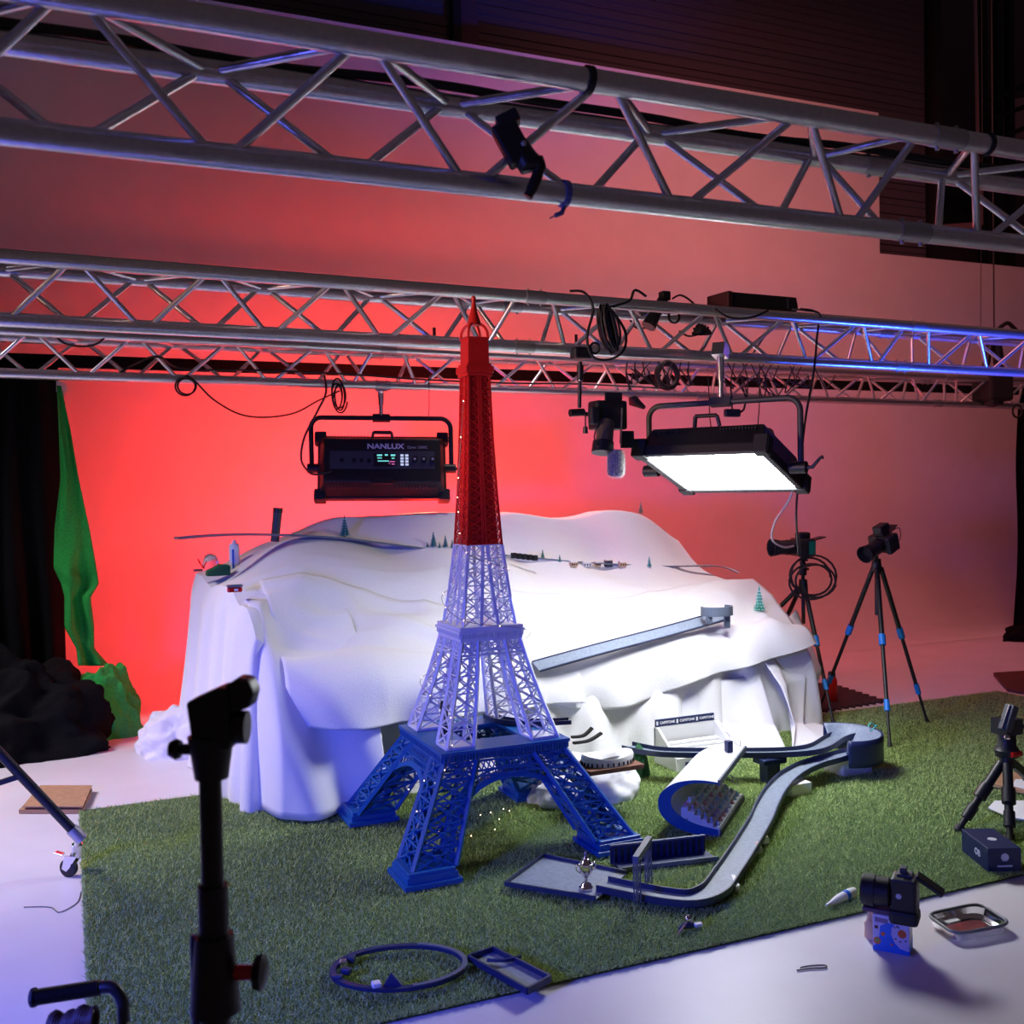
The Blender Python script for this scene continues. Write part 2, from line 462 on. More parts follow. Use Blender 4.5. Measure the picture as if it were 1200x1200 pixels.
# ================================================================== TRUSSES
ZT = 2.546
def truss(label, A, B_, joints, group):
    # A,B_: front top chord ends (x,y); joints: list of x where segments meet
    W = 0.262; H = 0.227; r = 0.0275 if A[1] < 3 else 0.0305; rb = 0.0105 if A[1] < 3 else 0.0118
    A = V((A[0], A[1], ZT)); B_ = V((B_[0], B_[1], ZT)); d = (B_-A).normalized(); nrm = V((-d.y, d.x, 0))
    t = thing('box_truss', label, 'truss', A, group)
    def at(x): return A + d*((x - A.x)/d.x)
    L = {'f': V((0,0,0)), 'b': nrm*W, 'u': nrm*(W/2) + V((0,0,-H))}
    for k in 'fbu':
        m = MB(); m.tube([A+L[k], B_+L[k]], r, 20, caps=True); m.build('chord', 'alu', t, smooth=50, world=True)
    def brace(p, q):
        dd = (q-p).normalized()
        MB().cyl(p+dd*0.018, q-dd*0.018, rb, n=10).build('brace', 'alu', t, smooth=50, world=True)
    for i in range(len(joints)-1):
        x0, x1 = joints[i], joints[i+1]; S = (x1-x0)/2.62
        seq = [0.08, 0.26, 0.526, 0.80, 1.07, 1.34, 1.616, 1.88, 2.16, 2.40, 2.54]
        for j in range(len(seq)-1):
            a, c = x0+seq[j]*S, x0+seq[j+1]*S; g = 0.018
            if min(a, c) < A.x or max(a, c) > B_.x: continue
            ta, tc_ = (('f','u') if j % 2 == 0 else ('u','f'))
            brace(at(a+g)+L[ta], at(c-g)+L[tc_])
            o = 0.10*S if 0 < j < 9 else 0
            ta, tc_ = (('u','b') if j % 2 == 0 else ('b','u'))
            brace(at(a+g)+L[ta], at(c-g)+L[tc_])
            if j % 2 == 0: brace(at(a+g)+L['f'], at(c)+L['b'])
            else: brace(at(a)+L['b'], at(c-g)+L['f'])
    for x in joints:
        if A.x+.1 < x < B_.x-.1:
            for k in 'fbu':
                m = MB(); c = at(x)+L[k]
                m.cyl(c-d*0.055, c+d*0.055, r*1.07, n=18)
                for s_ in (-0.035, 0.035): m.cyl(c+d*s_-V((0,0,r*1.35)), c+d*s_+V((0,0,r*1.35)), 0.006, n=8)
                m.build('coupler', 'alu_dull', t, smooth=40, world=True)
    return t, at, L
t1, at1, L1 = truss('aluminium triangular truss nearest the camera, across the top of the picture', (-0.75, 2.125), (4.6, 2.125), [-0.53, 2.25, 5.03], 'aluminium lighting trusses')
t2, at2, L2 = truss('middle aluminium truss, behind the tower tip, carrying the lit lamp', (-1.1, 4.45), (8.2, 4.93), [-3.1, -0.47, 2.15, 4.78, 7.4, 10], 'aluminium lighting trusses')
t3, at3, L3 = truss('farthest aluminium truss, carrying the switched black panel lamp', (-1.6, 6.40), (11.5, 7.25), [-3.4, -0.7, 2.0, 4.7, 7.4, 10.1, 12.8], 'aluminium lighting trusses')
dt = thing('drape_bar', 'long black horizontal drape bar behind the farthest truss', 'bar', (-3, 7.7, 2.53))
MB().box((4.0, 7.7, 2.53), (15.5, 0.05, 0.085)).build('tube', 'cloth_black', dt, world=True)
m = MB()
for k in range(30): m.cyl((-1.5+0.05*k+random.random()*.02, 7.68, 2.50), (-1.5+0.05*k, 7.66, 2.40+random.random()*.06), 0.006, n=5)
m.build('tie', 'blackmat', dt, world=True)

# ================================================================== DRAPES
def wave_sheet(x0, x1, y, z0, z1, amp, freq, seed, nu=120, nv=24, flare=0.0):
    b = MB()
    def f(u, v):
        x = x0+(x1-x0)*u; z = z0+(z1-z0)*v
        ph = noise.noise(V((u*6, seed, v*1.3)))*3
        return (x + flare*(1-v)*(u-.5), y + amp*sin(u*freq+ph) + amp*.7*noise.noise(V((u*12, v*2, seed))), z)
    return b.grid(f, nu, nv)
cur = wave_sheet(-2.3, -0.03, 7.62, 0.0, 2.5, 0.045, 70, 3.1).build('black_curtain', 'cloth_black', smooth=True, solid=0.004)
tag(cur, 'tall black curtain hanging on the left from the drape bar', 'curtain')
cur = wave_sheet(9.12, 11.5, 7.72, 0.0, 2.5, 0.05, 60, 9.1, flare=0.1).build('black_curtain', 'cloth_black', smooth=True, solid=0.004)
tag(cur, 'black curtain at the right edge behind the low tripod', 'curtain')
def heap(name, label, cat, m, c, size, seed, rough=0.3, freq=3.0, nu=110, nv=50, group=None, parent=None, fold=0.0):
    b = MB(); c = V(c)
    def f(u, v):
        a = 2*pi*u; th = (pi/2)*v
        d = V((cos(a)*cos(th), sin(a)*cos(th), sin(th)))
        q = V((d.x*freq, d.y*freq, d.z*freq)) + V((seed, seed*1.7, 0))
        k = 1 + rough*noise.fractal(q, 1.0, 2.0, 4) + fold*(1-abs(noise.noise(q*1.6))*3)*0.5
        z = size[2]*d.z*k
        return (c.x+size[0]*d.x*k, c.y+size[1]*d.y*k, c.z + max(z, 0))
    b.grid(f, nu, nv)
    o = b.build(name, m, parent, smooth=True)
    if label: tag(o, label, cat, group)
    return o
p = G(35, 850); heap('black_cloth_heap', 'heap of black cloth bunched on the floor below the left curtain', 'cloth', 'cloth_black', (p.x-.10, 7.12, 0), (0.58, 0.34, 0.56), 2.2, 0.30, 1.5, fold=0.16)
p = N(1185, 742, 7.5); heap('black_cloth_heap', 'small heap of black cloth at the foot of the right curtain', 'cloth', 'cloth_black', (9.0, 7.35, 0), (0.50, 0.20, 0.16), 5.2, 0.25, 1.5)
# green cloth
rows = [(452,67,71),(500,69,82),(560,71,92),(620,64,105),(665,63,113),(684,72,116),(700,76,106),(735,76,110),(760,90,110),(780,92,128)]
b = MB()
def gf(u, v):
    i = v*(len(rows)-1); k = min(int(i), len(rows)-2); t = i-k
    y = rows[k][0]*(1-t)+rows[k+1][0]*t; x0 = rows[k][1]*(1-t)+rows[k+1][1]*t; x1 = rows[k][2]*(1-t)+rows[k+1][2]*t
    n = 7.42 + 0.05*sin(u*9+v*4)*v + 0.05*noise.noise(V((u*3, v*7, 2)))
    return N(x0+(x1-x0)*u, y, n)
b.grid(gf, 24, 60)
tag(b.build('green_cloth', 'cloth_green', smooth=True, solid=0.003), 'green chroma cloth hanging beside the left black curtain', 'cloth')
p = N(118, 835, 7.15)
heap('green_cloth_heap', 'crumpled green cloth on the floor at the foot of the hanging green cloth', 'cloth', 'cloth_green', (p.x+.02, 7.32, 0), (0.24, 0.17, 0.42), 8.8, 0.25, 1.5, fold=0.16)
b = MB().prism([N(66,446,7.55), N(76,449,7.55), N(80,457,7.55), N(74,463,7.55), N(66,459,7.55)], (0,0.002,0))
tag(b.build('white_tape_tab', 'tape'), 'small white tape tab at the top corner of the left curtain', 'tape')
p = G(195, 885)
heap('white_cloth_bundle', 'crumpled white cloth bundle on the floor left of the snow hill', 'cloth', 'sheet', (p.x+.12, p.y+.1, 0), (0.27, 0.28, 0.26), 4.1, 0.2, 1.5, fold=0.14)

# ================================================================== SNOW HILL
ctrl = [(330,770,5.25),(450,778,5.25),(600,800,5.25),(700,812,5.25),(800,800,5.25),(880,780,5.25),(955,778,5.25),
 (335,705,5.6),(450,718,5.6),(600,735,5.6),(700,752,5.6),(780,732,5.6),(850,712,5.6),(925,705,5.6),
 (322,650,6.1),(420,648,6.1),(520,655,6.1),(600,664,6.1),(700,674,6.1),(800,676,6.1),(880,680,6.1),(930,698,6.1),
 (335,634,6.35),(450,641,6.35),(600,651,6.35),(700,658,6.35),(800,661,6.35),(870,668,6.35),
 (345,627,6.58),(400,606,6.58),(480,601,6.58),(600,600,6.58),(700,600,6.58),(752,603,6.58),(830,650,6.58),(900,680,6.58),
 (238,672,6.58),(262,682,6.3),(285,690,5.8),(296,735,5.3)]
CP = np.array([list(N(*c)) for c in ctrl])
def tps(P, lam=0.002):
    n = len(P); d = np.linalg.norm(P[:,None,:2]-P[None,:,:2], axis=2)
    K = np.where(d > 0, d**2*np.log(d+1e-12), 0) + lam*np.eye(n)
    Q = np.hstack([np.ones((n,1)), P[:,:2]])
    Amat = np.block([[K, Q],[Q.T, np.zeros((3,3))]])
    return np.linalg.solve(Amat, np.concatenate([P[:,2], np.zeros(3)]))
TW = tps(CP)
def hz0(x, y):
    y = min(y, 6.58)
    d = np.sqrt((CP[:,0]-x)**2+(CP[:,1]-y)**2)
    return float(np.sum(TW[:-3]*np.where(d > 0, d**2*np.log(d+1e-12), 0)) + TW[-3]+TW[-2]*x+TW[-1]*y)
def ridge(q): return 1-abs(noise.noise(q))*2
def hz(x, y):
    z = hz0(x, y)
    slope = max(0, min(1, (6.05-y)/0.35)) * max(0, min(1, (y-5.2)/0.2))
    q = V((x*0.9+y*0.55, y*1.6-x*0.35, 0.4))
    z += slope*(0.075*(ridge(q*1.5)-.5) + 0.03*(ridge(q*3.3+V((3,1,0)))-.5))
    z += 0.012*noise.noise(V((x*4, y*4, 1)))
    return max(0.35, min(1.44+0.02*noise.noise(V((x*2,y*2,5))), z))
FP = [V((0.86,5.24)), V((4.42,5.40)), V((4.2,6.74)), V((0.74,6.74))]
def fp(u, v): return (FP[0]*(1-u)+FP[1]*u)*(1-v) + (FP[3]*(1-u)+FP[2]*u)*v
b = MB(); NU, NV = 190, 110
def top(u, v):
    p = fp(u, v); return V((p.x, p.y, hz(p.x, p.y)))
b.grid(top, NU, NV)
ring = [(i/NU, 0) for i in range(NU)] + [(1, j/NV) for j in range(NV)] + [(1-i/NU, 1) for i in range(NU)] + [(0, 1-j/NV) for j in range(NV)]
cen = V((2.6, 6.15)); NS = 22
rb0 = len(b.v); nr = len(ring)
for k in range(NS+1):
    t = k/NS
    for i, (u, v) in enumerate(ring):
        p = fp(u, v); z = hz(p.x, p.y)
        if v == 0: o = V((0,-1))
        elif u == 1: o = V((1,0))
        elif v == 1: o = V((0,1))
        else: o = V((-1,0))
        pp = p
        for cpt in FP:
            w = max(0, 1-(p-cpt).length/0.22)
            if w > 0: o = (o*(1-w*.6) + (cpt-cen).normalized()*w*.6)
        per = p.x*1.0 + p.y*1.3
        fo = 0.05*sin(per*15+3*noise.noise(V((per*1.5,0,0)))) + 0.05*noise.noise(V((per*9, t*1.5, 3)))
        rnd = (1-(1-min(t*6,1))**2)*0.035
        off = rnd + 0.09*t + fo*t**0.7*0.8
        zz = z*(1-t)**1.0 + 0.004*t
        b.v.append(V((p.x+o.x*off, p.y+o.y*off, max(zz, 0.002))))
for k in range(NS):
    for i in range(nr):
        j = (i+1) % nr
        b.f.append((rb0+k*nr+i, rb0+(k+1)*nr+i, rb0+(k+1)*nr+j, rb0+k*nr+j))
hill = b.build('snow_hill', 'snow', smooth=True)
tag(hill, 'big white fleece snow hill draped over tables in the middle of the studio', 'draped cloth')

def over_sheet(name, label, x0, x1, ytop, yrim, zfun, hemfun, m, nu=80, seed=0, out=0.05, fold=0.03, gap=0.012, yfun=None, wrap0=0.0, wrap1=0.0):
    b = MB()
    def f(u, v):
        x = x0(v) + (x1(v)-x0(v))*u
        yr = yfun(x) if yfun else yrim
        wr = wrap0*max(0, 1-u/0.14)**2 + wrap1*max(0, (u-0.86)/0.14)**2
        he = hemfun(x); zr = zfun(x)
        zt = hz(x, ytop) + gap
        # lies on the slope, rolls over the edge, then hangs
        if v < 0.35:
            t = v/0.35; y = ytop + (max(yr+.18, 5.28)-ytop)*t; z = hz(x, y)+gap*(0.6+0.8*t); hang = 0
        else:
            t = (v-0.35)/0.65
            ya = max(yr+.18, 5.28); za = hz(x, ya)+gap*1.4
            P0, P1, P2, P3 = V((0,ya,za)), V((0,yr+.03,zr+.10)), V((0,yr-.01,zr-.06)), V((0,yr-out,he))
            q = P0*(1-t)**3+P1*3*t*(1-t)**2+P2*3*t*t*(1-t)+P3*t**3; y, z = q.y, q.z; hang = t
        per = x*13+seed
        y -= fold*hang*(sin(per+2.5*noise.noise(V((x*1.5,seed,z))))*hang + 1.2*noise.noise(V((x*3+z*2, z*2.2, seed))))
        z += 0.06*noise.noise(V((x*2.4-y*2.5, y*3, seed)))*(1-hang)*min(1,v*6)
        return V((x, y+wr*(0.3+hang*.7), z))
    b.grid(f, nu, 60)
    o = b.build(name, m, smooth=True, solid=0.004)
    tag(o, label, 'sheet')
    return o
# front-left sheet reaching the grass
over_sheet('white_sheet', 'white sheet hanging to the grass on the hill front, left of the tower', lambda v: 0.87-.03*v, lambda v: 1.42, 5.6, 5.02, lambda x: 0.62, lambda x: 0.03, 'sheet', seed=1.0, out=0.12, fold=0.05, wrap0=0.30)
over_sheet('white_sheet', 'shorter fleece sheet with straight hem over the hill front behind the tower', lambda v: 0.97, lambda v: 2.7, 5.75, 4.95, lambda x: 0.66-0.05*(x-1), lambda x: 0.45-0.05*(x-1), 'snow', seed=4.0, out=0.03, fold=0.04, gap=0.030, yfun=lambda x: 4.95+max(0, x-1.45)*0.25, wrap0=0.12)
def hemr(x): return 0.42 - 0.12*sin(max(0,min(1,(x-2.3)/1.2))*pi) + 0.14*max(0, (x-3.5))
over_sheet('white_sheet', 'fleece sheet with curved hem over the right end of the hill', lambda v: 2.3, lambda v: 4.38+0.10*v, 5.85, 5.27, lambda x: 0.62, hemr, 'snow', seed=7.0, out=0.02, fold=0.018, gap=0.042, wrap1=0.10)
# right-end drape with a pointed corner and tail
b = MB()
T0 = V((4.30,5.10,.78)); 
P_ = {'a': N(905,700,5.5), 'b': N(962,786,5.2), 'c': N(905,805,5.05), 'd': R_(868,882), 'e': R_(1002,862), 'f': R_(905,884)}
tri = [(N(930,715,5.75), N(962,785,5.45), N(948,845,5.4), G(1003,860,0.03)), (N(895,775,5.3), N(912,806,5.2), N(925,850,5.12), G(922,882,0.03))]
def rf(u, v):
    A0, A1 = tri[1], tri[0]
    def bz(c, t): 
        i = t*3; k = min(int(i), 2); s_ = i-k; return c[k]*(1-s_)+c[k+1]*s_
    p = bz(A0, v)*(1-u) + bz(A1, v)*u
    return p + V((0.02*sin(u*14+v*3), -0.045*sin(u*11+v*2)*v, 0))
b.grid(rf, 40, 40)
tag(b.build('white_sheet', 'sheet', smooth=True, solid=0.004), 'white sheet corner falling to the grass at the right end of the hill', 'sheet')
b = MB()
def rf2(u, v):
    A0 = (N(790,805,5.33), N(788,850,5.30), N(790,886,5.28)); A1 = (N(890,790,5.30), N(908,850,5.15), G(922,884,0.03))
    i = v*2; k = min(int(i),1); s_ = i-k
    p = (A0[k]*(1-s_)+A0[k+1]*s_)*(1-u) + (A1[k]*(1-s_)+A1[k+1]*s_)*u
    return p + V((0, -0.03*sin(u*9)*v + .03*noise.noise(V((u*4, v*3, 5))), 0))
b.grid(rf2, 40, 40)
tag(b.build('white_sheet', 'sheet', smooth=True, solid=0.004), 'small fleece panel hanging behind the white grandstand', 'sheet')

# ================================================================== TOWER
TC = V((1.735, 4.39, 0))
TZ = 0.018
tower = thing('lattice_tower_model', 'tall lattice tower model with blue base, white middle and red top', 'tower model', (TC.x, TC.y, TZ))
def S4(): return [(-1,-1),(1,-1),(1,1),(-1,1)]
def lerp(a, b, t): return a+(b-a)*t
def leg_lattice(b, sx, sy, h0, z0, h1, z1, w0, w1, levels, tk, tb, curve=0.0, diag=True):
    """one corner leg: a square lattice column from (h0,z0) to (h1,z1)"""
    def corner(t, i, j):
        h = lerp(h0, h1, t) - curve*sin(pi*t); w = lerp(w0, w1, t); z = lerp(z0, z1, t)
        return V((sx*(h - i*w), sy*(h - j*w), z))
    for i in (0,1):
        for j in (0,1):
            pts = [corner(k/levels, i, j) for k in range(levels+1)]
            for k in range(levels): b.bar(pts[k], pts[k+1], tk, up=V((sx,sy,0.3)))
    for k in range(levels):
        ta, tb_ = k/levels, (k+1)/levels
        for (p, q) in (((0,0),(1,0)), ((0,0),(0,1)), ((1,0),(1,1)), ((0,1),(1,1))):
            a0, a1, c0, c1 = corner(ta,*p), corner(ta,*q), corner(tb_,*p), corner(tb_,*q)
            nrm = (a1-a0).cross(c0-a0).normalized()
            b.bar(c0, c1, tb, up=nrm)
            b.bar(a0, c1, tb, up=nrm); b.bar(a1, c0, tb, up=nrm)
            if k == 0: b.bar(a0, a1, tb, up=nrm)
    return corner
# blue feet and legs
LEVELS = dict(z0=0.055, z1=0.42)
for sx, sy in S4():
    b = MB()
    leg_lattice(b, sx, sy, 0.505, 0.055, 0.285, 0.42, 0.185, 0.150, 5, 0.017, 0.0085)
    # fan bars in every panel
    for k in range(5):
        for (fi, fj, gi, gj) in ((0,0,1,0),(0,0,0,1)):
            def c(t, i, j):
                h = lerp(0.505, 0.285, t); w = lerp(0.185, 0.15, t); return V((sx*(h-i*w), sy*(h-j*w), lerp(0.055, 0.42, t)))
            m0 = (c(k/5,fi,fj)+c(k/5,gi,gj))/2; m1 = (c((k+1)/5,fi,fj)+c((k+1)/5,gi,gj))/2
            s0 = c((k+.5)/5,fi,fj); s1 = c((k+.5)/5,gi,gj); mm = (s0+s1)/2
            for q in (s0, s1): b.bar(m0, q, 0.006); b.bar(m1, q, 0.006)
            b.box(mm, (0.022, 0.022, 0.022))
    leg = b.build('leg', 'blue', tower)
    b = MB()
    cx = sx*(0.545-0.115); cy = sy*(0.545-0.115)
    b.box((cx, cy, 0.010), (0.245, 0.245, 0.022)); b.box((cx, cy, 0.032), (0.215, 0.215, 0.03)); b.box((cx, cy, 0.052), (0.20, 0.20, 0.016))
    b.build('foot', 'blue', leg, bevel=0.003)
# arches: one per face
for f in range(4):
    Rm = Matrix.Rotation(f*pi/2, 3, 'Z')
    b = MB()
    def fy(z): return -(lerp(0.505, 0.285, (z-0.055)/0.365))+0.004
    zc, rx_, rz_ = 0.07, 0.315, 0.262
    def ap(a, rr):
        x = cos(a)*(rx_+rr); z = zc+sin(a)*(rz_+rr); return Rm @ V((x, fy(z), z))
    NA = 36
    for (r0, r1, dep) in ((0.0, 0.022, 0.045),):
        for k in range(NA):
            a0 = pi*k/NA; a1 = pi*(k+1)/NA
            inw = Rm @ V((0, dep, 0))
            P = [ap(a0,r0), ap(a1,r0), ap(a1,r0)+inw, ap(a0,r0)+inw, ap(a0,r1), ap(a1,r1), ap(a1,r1)+inw, ap(a0,r1)+inw]
            b.quadbox(P)
    for k in range(NA):
        a0 = pi*(k)/NA; a1 = pi*(k+1)/NA
        b.bar(ap(a0,0.045), ap(a1,0.045), 0.008)
        b.bar(ap(a0,0.02), ap(a0,0.045), 0.005); 
    b.build('arch', 'blue', tower)
    # frieze lattice under the deck
    b = MB()
    def fp_(x, z): return Rm @ V((x, fy(z)-0.0, z))
    for z in (0.352, 0.372, 0.408): b.bar(fp_(-0.30+(z-.352)*.3, z), fp_(0.30-(z-.352)*.3, z), 0.009)
    nn = 22
    for k in range(nn):
        x0 = -0.27+0.54*k/nn; x1 = -0.27+0.54*(k+1)/nn
        b.bar(fp_(x0,0.372), fp_(x1,0.408), 0.0045); b.bar(fp_(x1,0.372), fp_(x0,0.408), 0.0045); b.bar(fp_(x0,0.352), fp_(x0,0.372), 0.004)
    for sgn in (-1,1):
        for k in range(9):
            x = sgn*(0.09+0.016*k)
            zt = 0.352; zb = zc + (rz_+0.045)*sqrt(max(0.0, 1-(x/(rx_+0.045))**2))
            if zb < zt-.004: b.bar(fp_(x, zb), fp_(x, zt), 0.0045)
    b.build('frieze', 'blue', tower)
# first deck
b = MB()
def slab(b, h, z0, z1, hole=0.0):
    if hole == 0: b.box((0,0,(z0+z1)/2), (2*h, 2*h, z1-z0))
    else:
        w = h-hole
        for f in range(4):
            Rm = Matrix.Rotation(f*pi/2, 3, 'Z'); c = Rm @ V((hole/2+0*w, -(h+hole)/2, 0))
            b.box(Rm @ V((-w/2, -(h+hole)/2, (z0+z1)/2)), (h+hole, w, z1-z0), Rm)
slab(b, 0.305, 0.448, 0.462, 0.13); slab(b, 0.297, 0.418, 0.450, 0.2)
for f in range(4):
    Rm = Matrix.Rotation(f*pi/2, 3, 'Z')
    for k in range(42):
        x = -0.29+0.58*k/41; b.box(Rm @ V((x, -0.300, 0.434)), (0.006, 0.008, 0.026), Rm)
b.build('lower_deck', 'blue', tower)
# white middle legs
for sx, sy in S4():
    b = MB()
    leg_lattice(b, sx, sy, 0.265, 0.468, 0.142, 0.905, 0.125, 0.078, 6, 0.0135, 0.0062, curve=0.006)
    b.box((sx*(0.265-.0625), sy*(0.265-.0625), 0.467), (0.132, 0.132, 0.010))
    b.build('middle_leg', 'white', tower)
b = MB()
for f in range(4):
    Rm = Matrix.Rotation(f*pi/2, 3, 'Z')
    def q(x, z, h): return Rm @ V((x, -h, z))
    for (za, zb, ha, hb) in ((0.845, 0.862, 0.157, 0.152), (0.862, 0.905, 0.152, 0.142)):
        b.bar(q(-ha,za,ha), q(ha,za,ha), 0.009); b.bar(q(-hb,zb,hb), q(hb,zb,hb), 0.007)
    for k in range(9):
        x0 = -0.145+0.29*k/9; x1 = -0.145+0.29*(k+1)/9
        b.bar(q(x0,0.862,0.150), q(x1,0.905,0.142), 0.005); b.bar(q(x1,0.862,0.150), q(x0,0.905,0.142), 0.005)
b.build('tie_frame', 'white', tower)
b = MB()
slab(b, 0.150, 0.905, 0.922); slab(b, 0.160, 0.940, 0.952); slab(b, 0.153, 0.952, 0.968); slab(b, 0.149, 0.920, 0.942)
for f in range(4):
    Rm = Matrix.Rotation(f*pi/2, 3, 'Z')
    for k in range(22):
        x = -0.146+0.292*k/21; b.box(Rm @ V((x, -0.153, 0.930)), (0.006, 0.008, 0.022), Rm)
b.build('upper_deck', 'white', tower)
# upper shaft : white then red
def hs(z):
    zz = [0.968, 1.10, 1.328, 1.55, 1.80, 2.06, 2.16]; hh = [0.128, 0.108, 0.084, 0.070, 0.059, 0.051, 0.048]
    return float(np.interp(z, zz, hh))
def shaft(b, z0, z1, levels, tk, tb, core=None):
    zs = [z0+(z1-z0)*k/levels for k in range(levels+1)]
    for f in range(4):
        Rm = Matrix.Rotation(f*pi/2, 3, 'Z')
        def q(fr, z): h = hs(z); return Rm @ V((fr*h, -h, z))
        def fi(z): return max(0.10, 0.30*(1.45-z)/0.48+0.06) if z < 1.45 else 0.10
        for k in range(levels):
            a, c = zs[k], zs[k+1]
            b.bar(q(-1,a), q(-1,c), tk)
            for s_ in (-1,1): b.bar(q(s_*fi(a)*.9,a), q(s_*fi(c)*.9,c), tk*1.25, tk*.6, up=Rm@V((0,1,0)))
            b.bar(q(-1,c), q(1,c), tb)
            for s_ in (-1,1):
                b.bar(q(s_*1,a), q(s_*fi(c),c), tb); b.bar(q(s_*fi(a),a), q(s_*1,c), tb)
            if z0 < 1.2 and k in (0,1,3): b.bar(q(-fi(a),a), q(fi(c),c), tb*.9); b.bar(q(fi(a),a), q(-fi(c),c), tb*.9)
b = MB(); shaft(b, 0.968, 1.328, 6, 0.012, 0.0052)
b.build('white_shaft', 'white', tower)
b = MB(); shaft(b, 1.328, 2.10, 20, 0.009, 0.0042)
zc_ = [1.328+ (2.10-1.328)*k/8 for k in range(9)]
for k in range(8):   # inner walls
    h0, h1 = hs(zc_[k])*0.86, hs(zc_[k+1])*0.86
    b.quadbox([(-h0,-h0,zc_[k]),(h0,-h0,zc_[k]),(h0,h0,zc_[k]),(-h0,h0,zc_[k]),(-h1,-h1,zc_[k+1]),(h1,-h1,zc_[k+1]),(h1,h1,zc_[k+1]),(-h1,h1,zc_[k+1])])
b.build('red_shaft', 'red', tower)
b = MB()
b.box((0,0,2.105), (0.124,0.124,0.016)); b.box((0,0,2.128), (0.136,0.136,0.030)); b.box((0,0,2.150), (0.118,0.118,0.014)); b.box((0,0,2.20), (0.102,0.102,0.09)); b.box((0,0,2.255), (0.098,0.098,0.03)); b.box((0,0,2.272), (0.108,0.108,0.008))
b.build('cabin', 'red', tower, bevel=0.002)
b = MB()
for f in range(4):
    a = f*pi/2+pi/4
    pts = [V((cos(a)*r_, sin(a)*r_, z)) for r_, z in ((0.066,2.274),(0.064,2.30),(0.050,2.325),(0.028,2.340))]
    b.tube(smooth(pts, 5), 0.006, 6)
b.lathe((0,0,0), [(0.034,2.335),(0.030,2.35),(0.018,2.39),(0.011,2.42),(0.009,2.445),(0.011,2.452),(0.011,2.462),(0.004,2.470)], 14)
b.build('spire', 'red', tower, smooth=40)
# fairy lights on the tower
fl = thing('fairy_light_string', 'fine copper fairy light string wound around the tower model', 'string lights', (TC.x, TC.y, 0.02))
def loc(x, y, z): return V((TC.x+x, TC.y+y, z+TZ))
pts = [N(543,470,4.25), N(537,560,4.25), N(537,600,4.3), loc(-.10,-.11,1.30), loc(.1,-.115,1.22), loc(.13,.12,1.18), loc(-.14,.1,1.1), loc(-.13,-.14,1.0), loc(.17,-.18,.94), loc(.2,.2,.8), loc(-.22,.2,.7), loc(-.24,-.25,.6), loc(-.30,-.33,.4), loc(-.42,-.2,.3), loc(-.35,-.38,.16), loc(.0,-.2,.05), loc(.15,.0,.03), loc(.2,-.1,.02)]
sp_ = smooth(pts, 6)
MB().tube(sp_, 0.0012, 4).build('wire', 'rope', fl, world=True)
random.seed(3)
for k in range(0, len(sp_), 3):
    if k < len(sp_)-14: MB().ball(sp_[k], 0.0026, 6, 4).build('bulb', 'bulb', fl, world=True)
for dx, dy in ((575,952),(585,960),(597,950),(563,955),(590,948),(580,972)):
    MB().ball(G(dx,dy,0.035), 0.0026, 6, 4).build('bulb', 'bulb', fl, world=True)

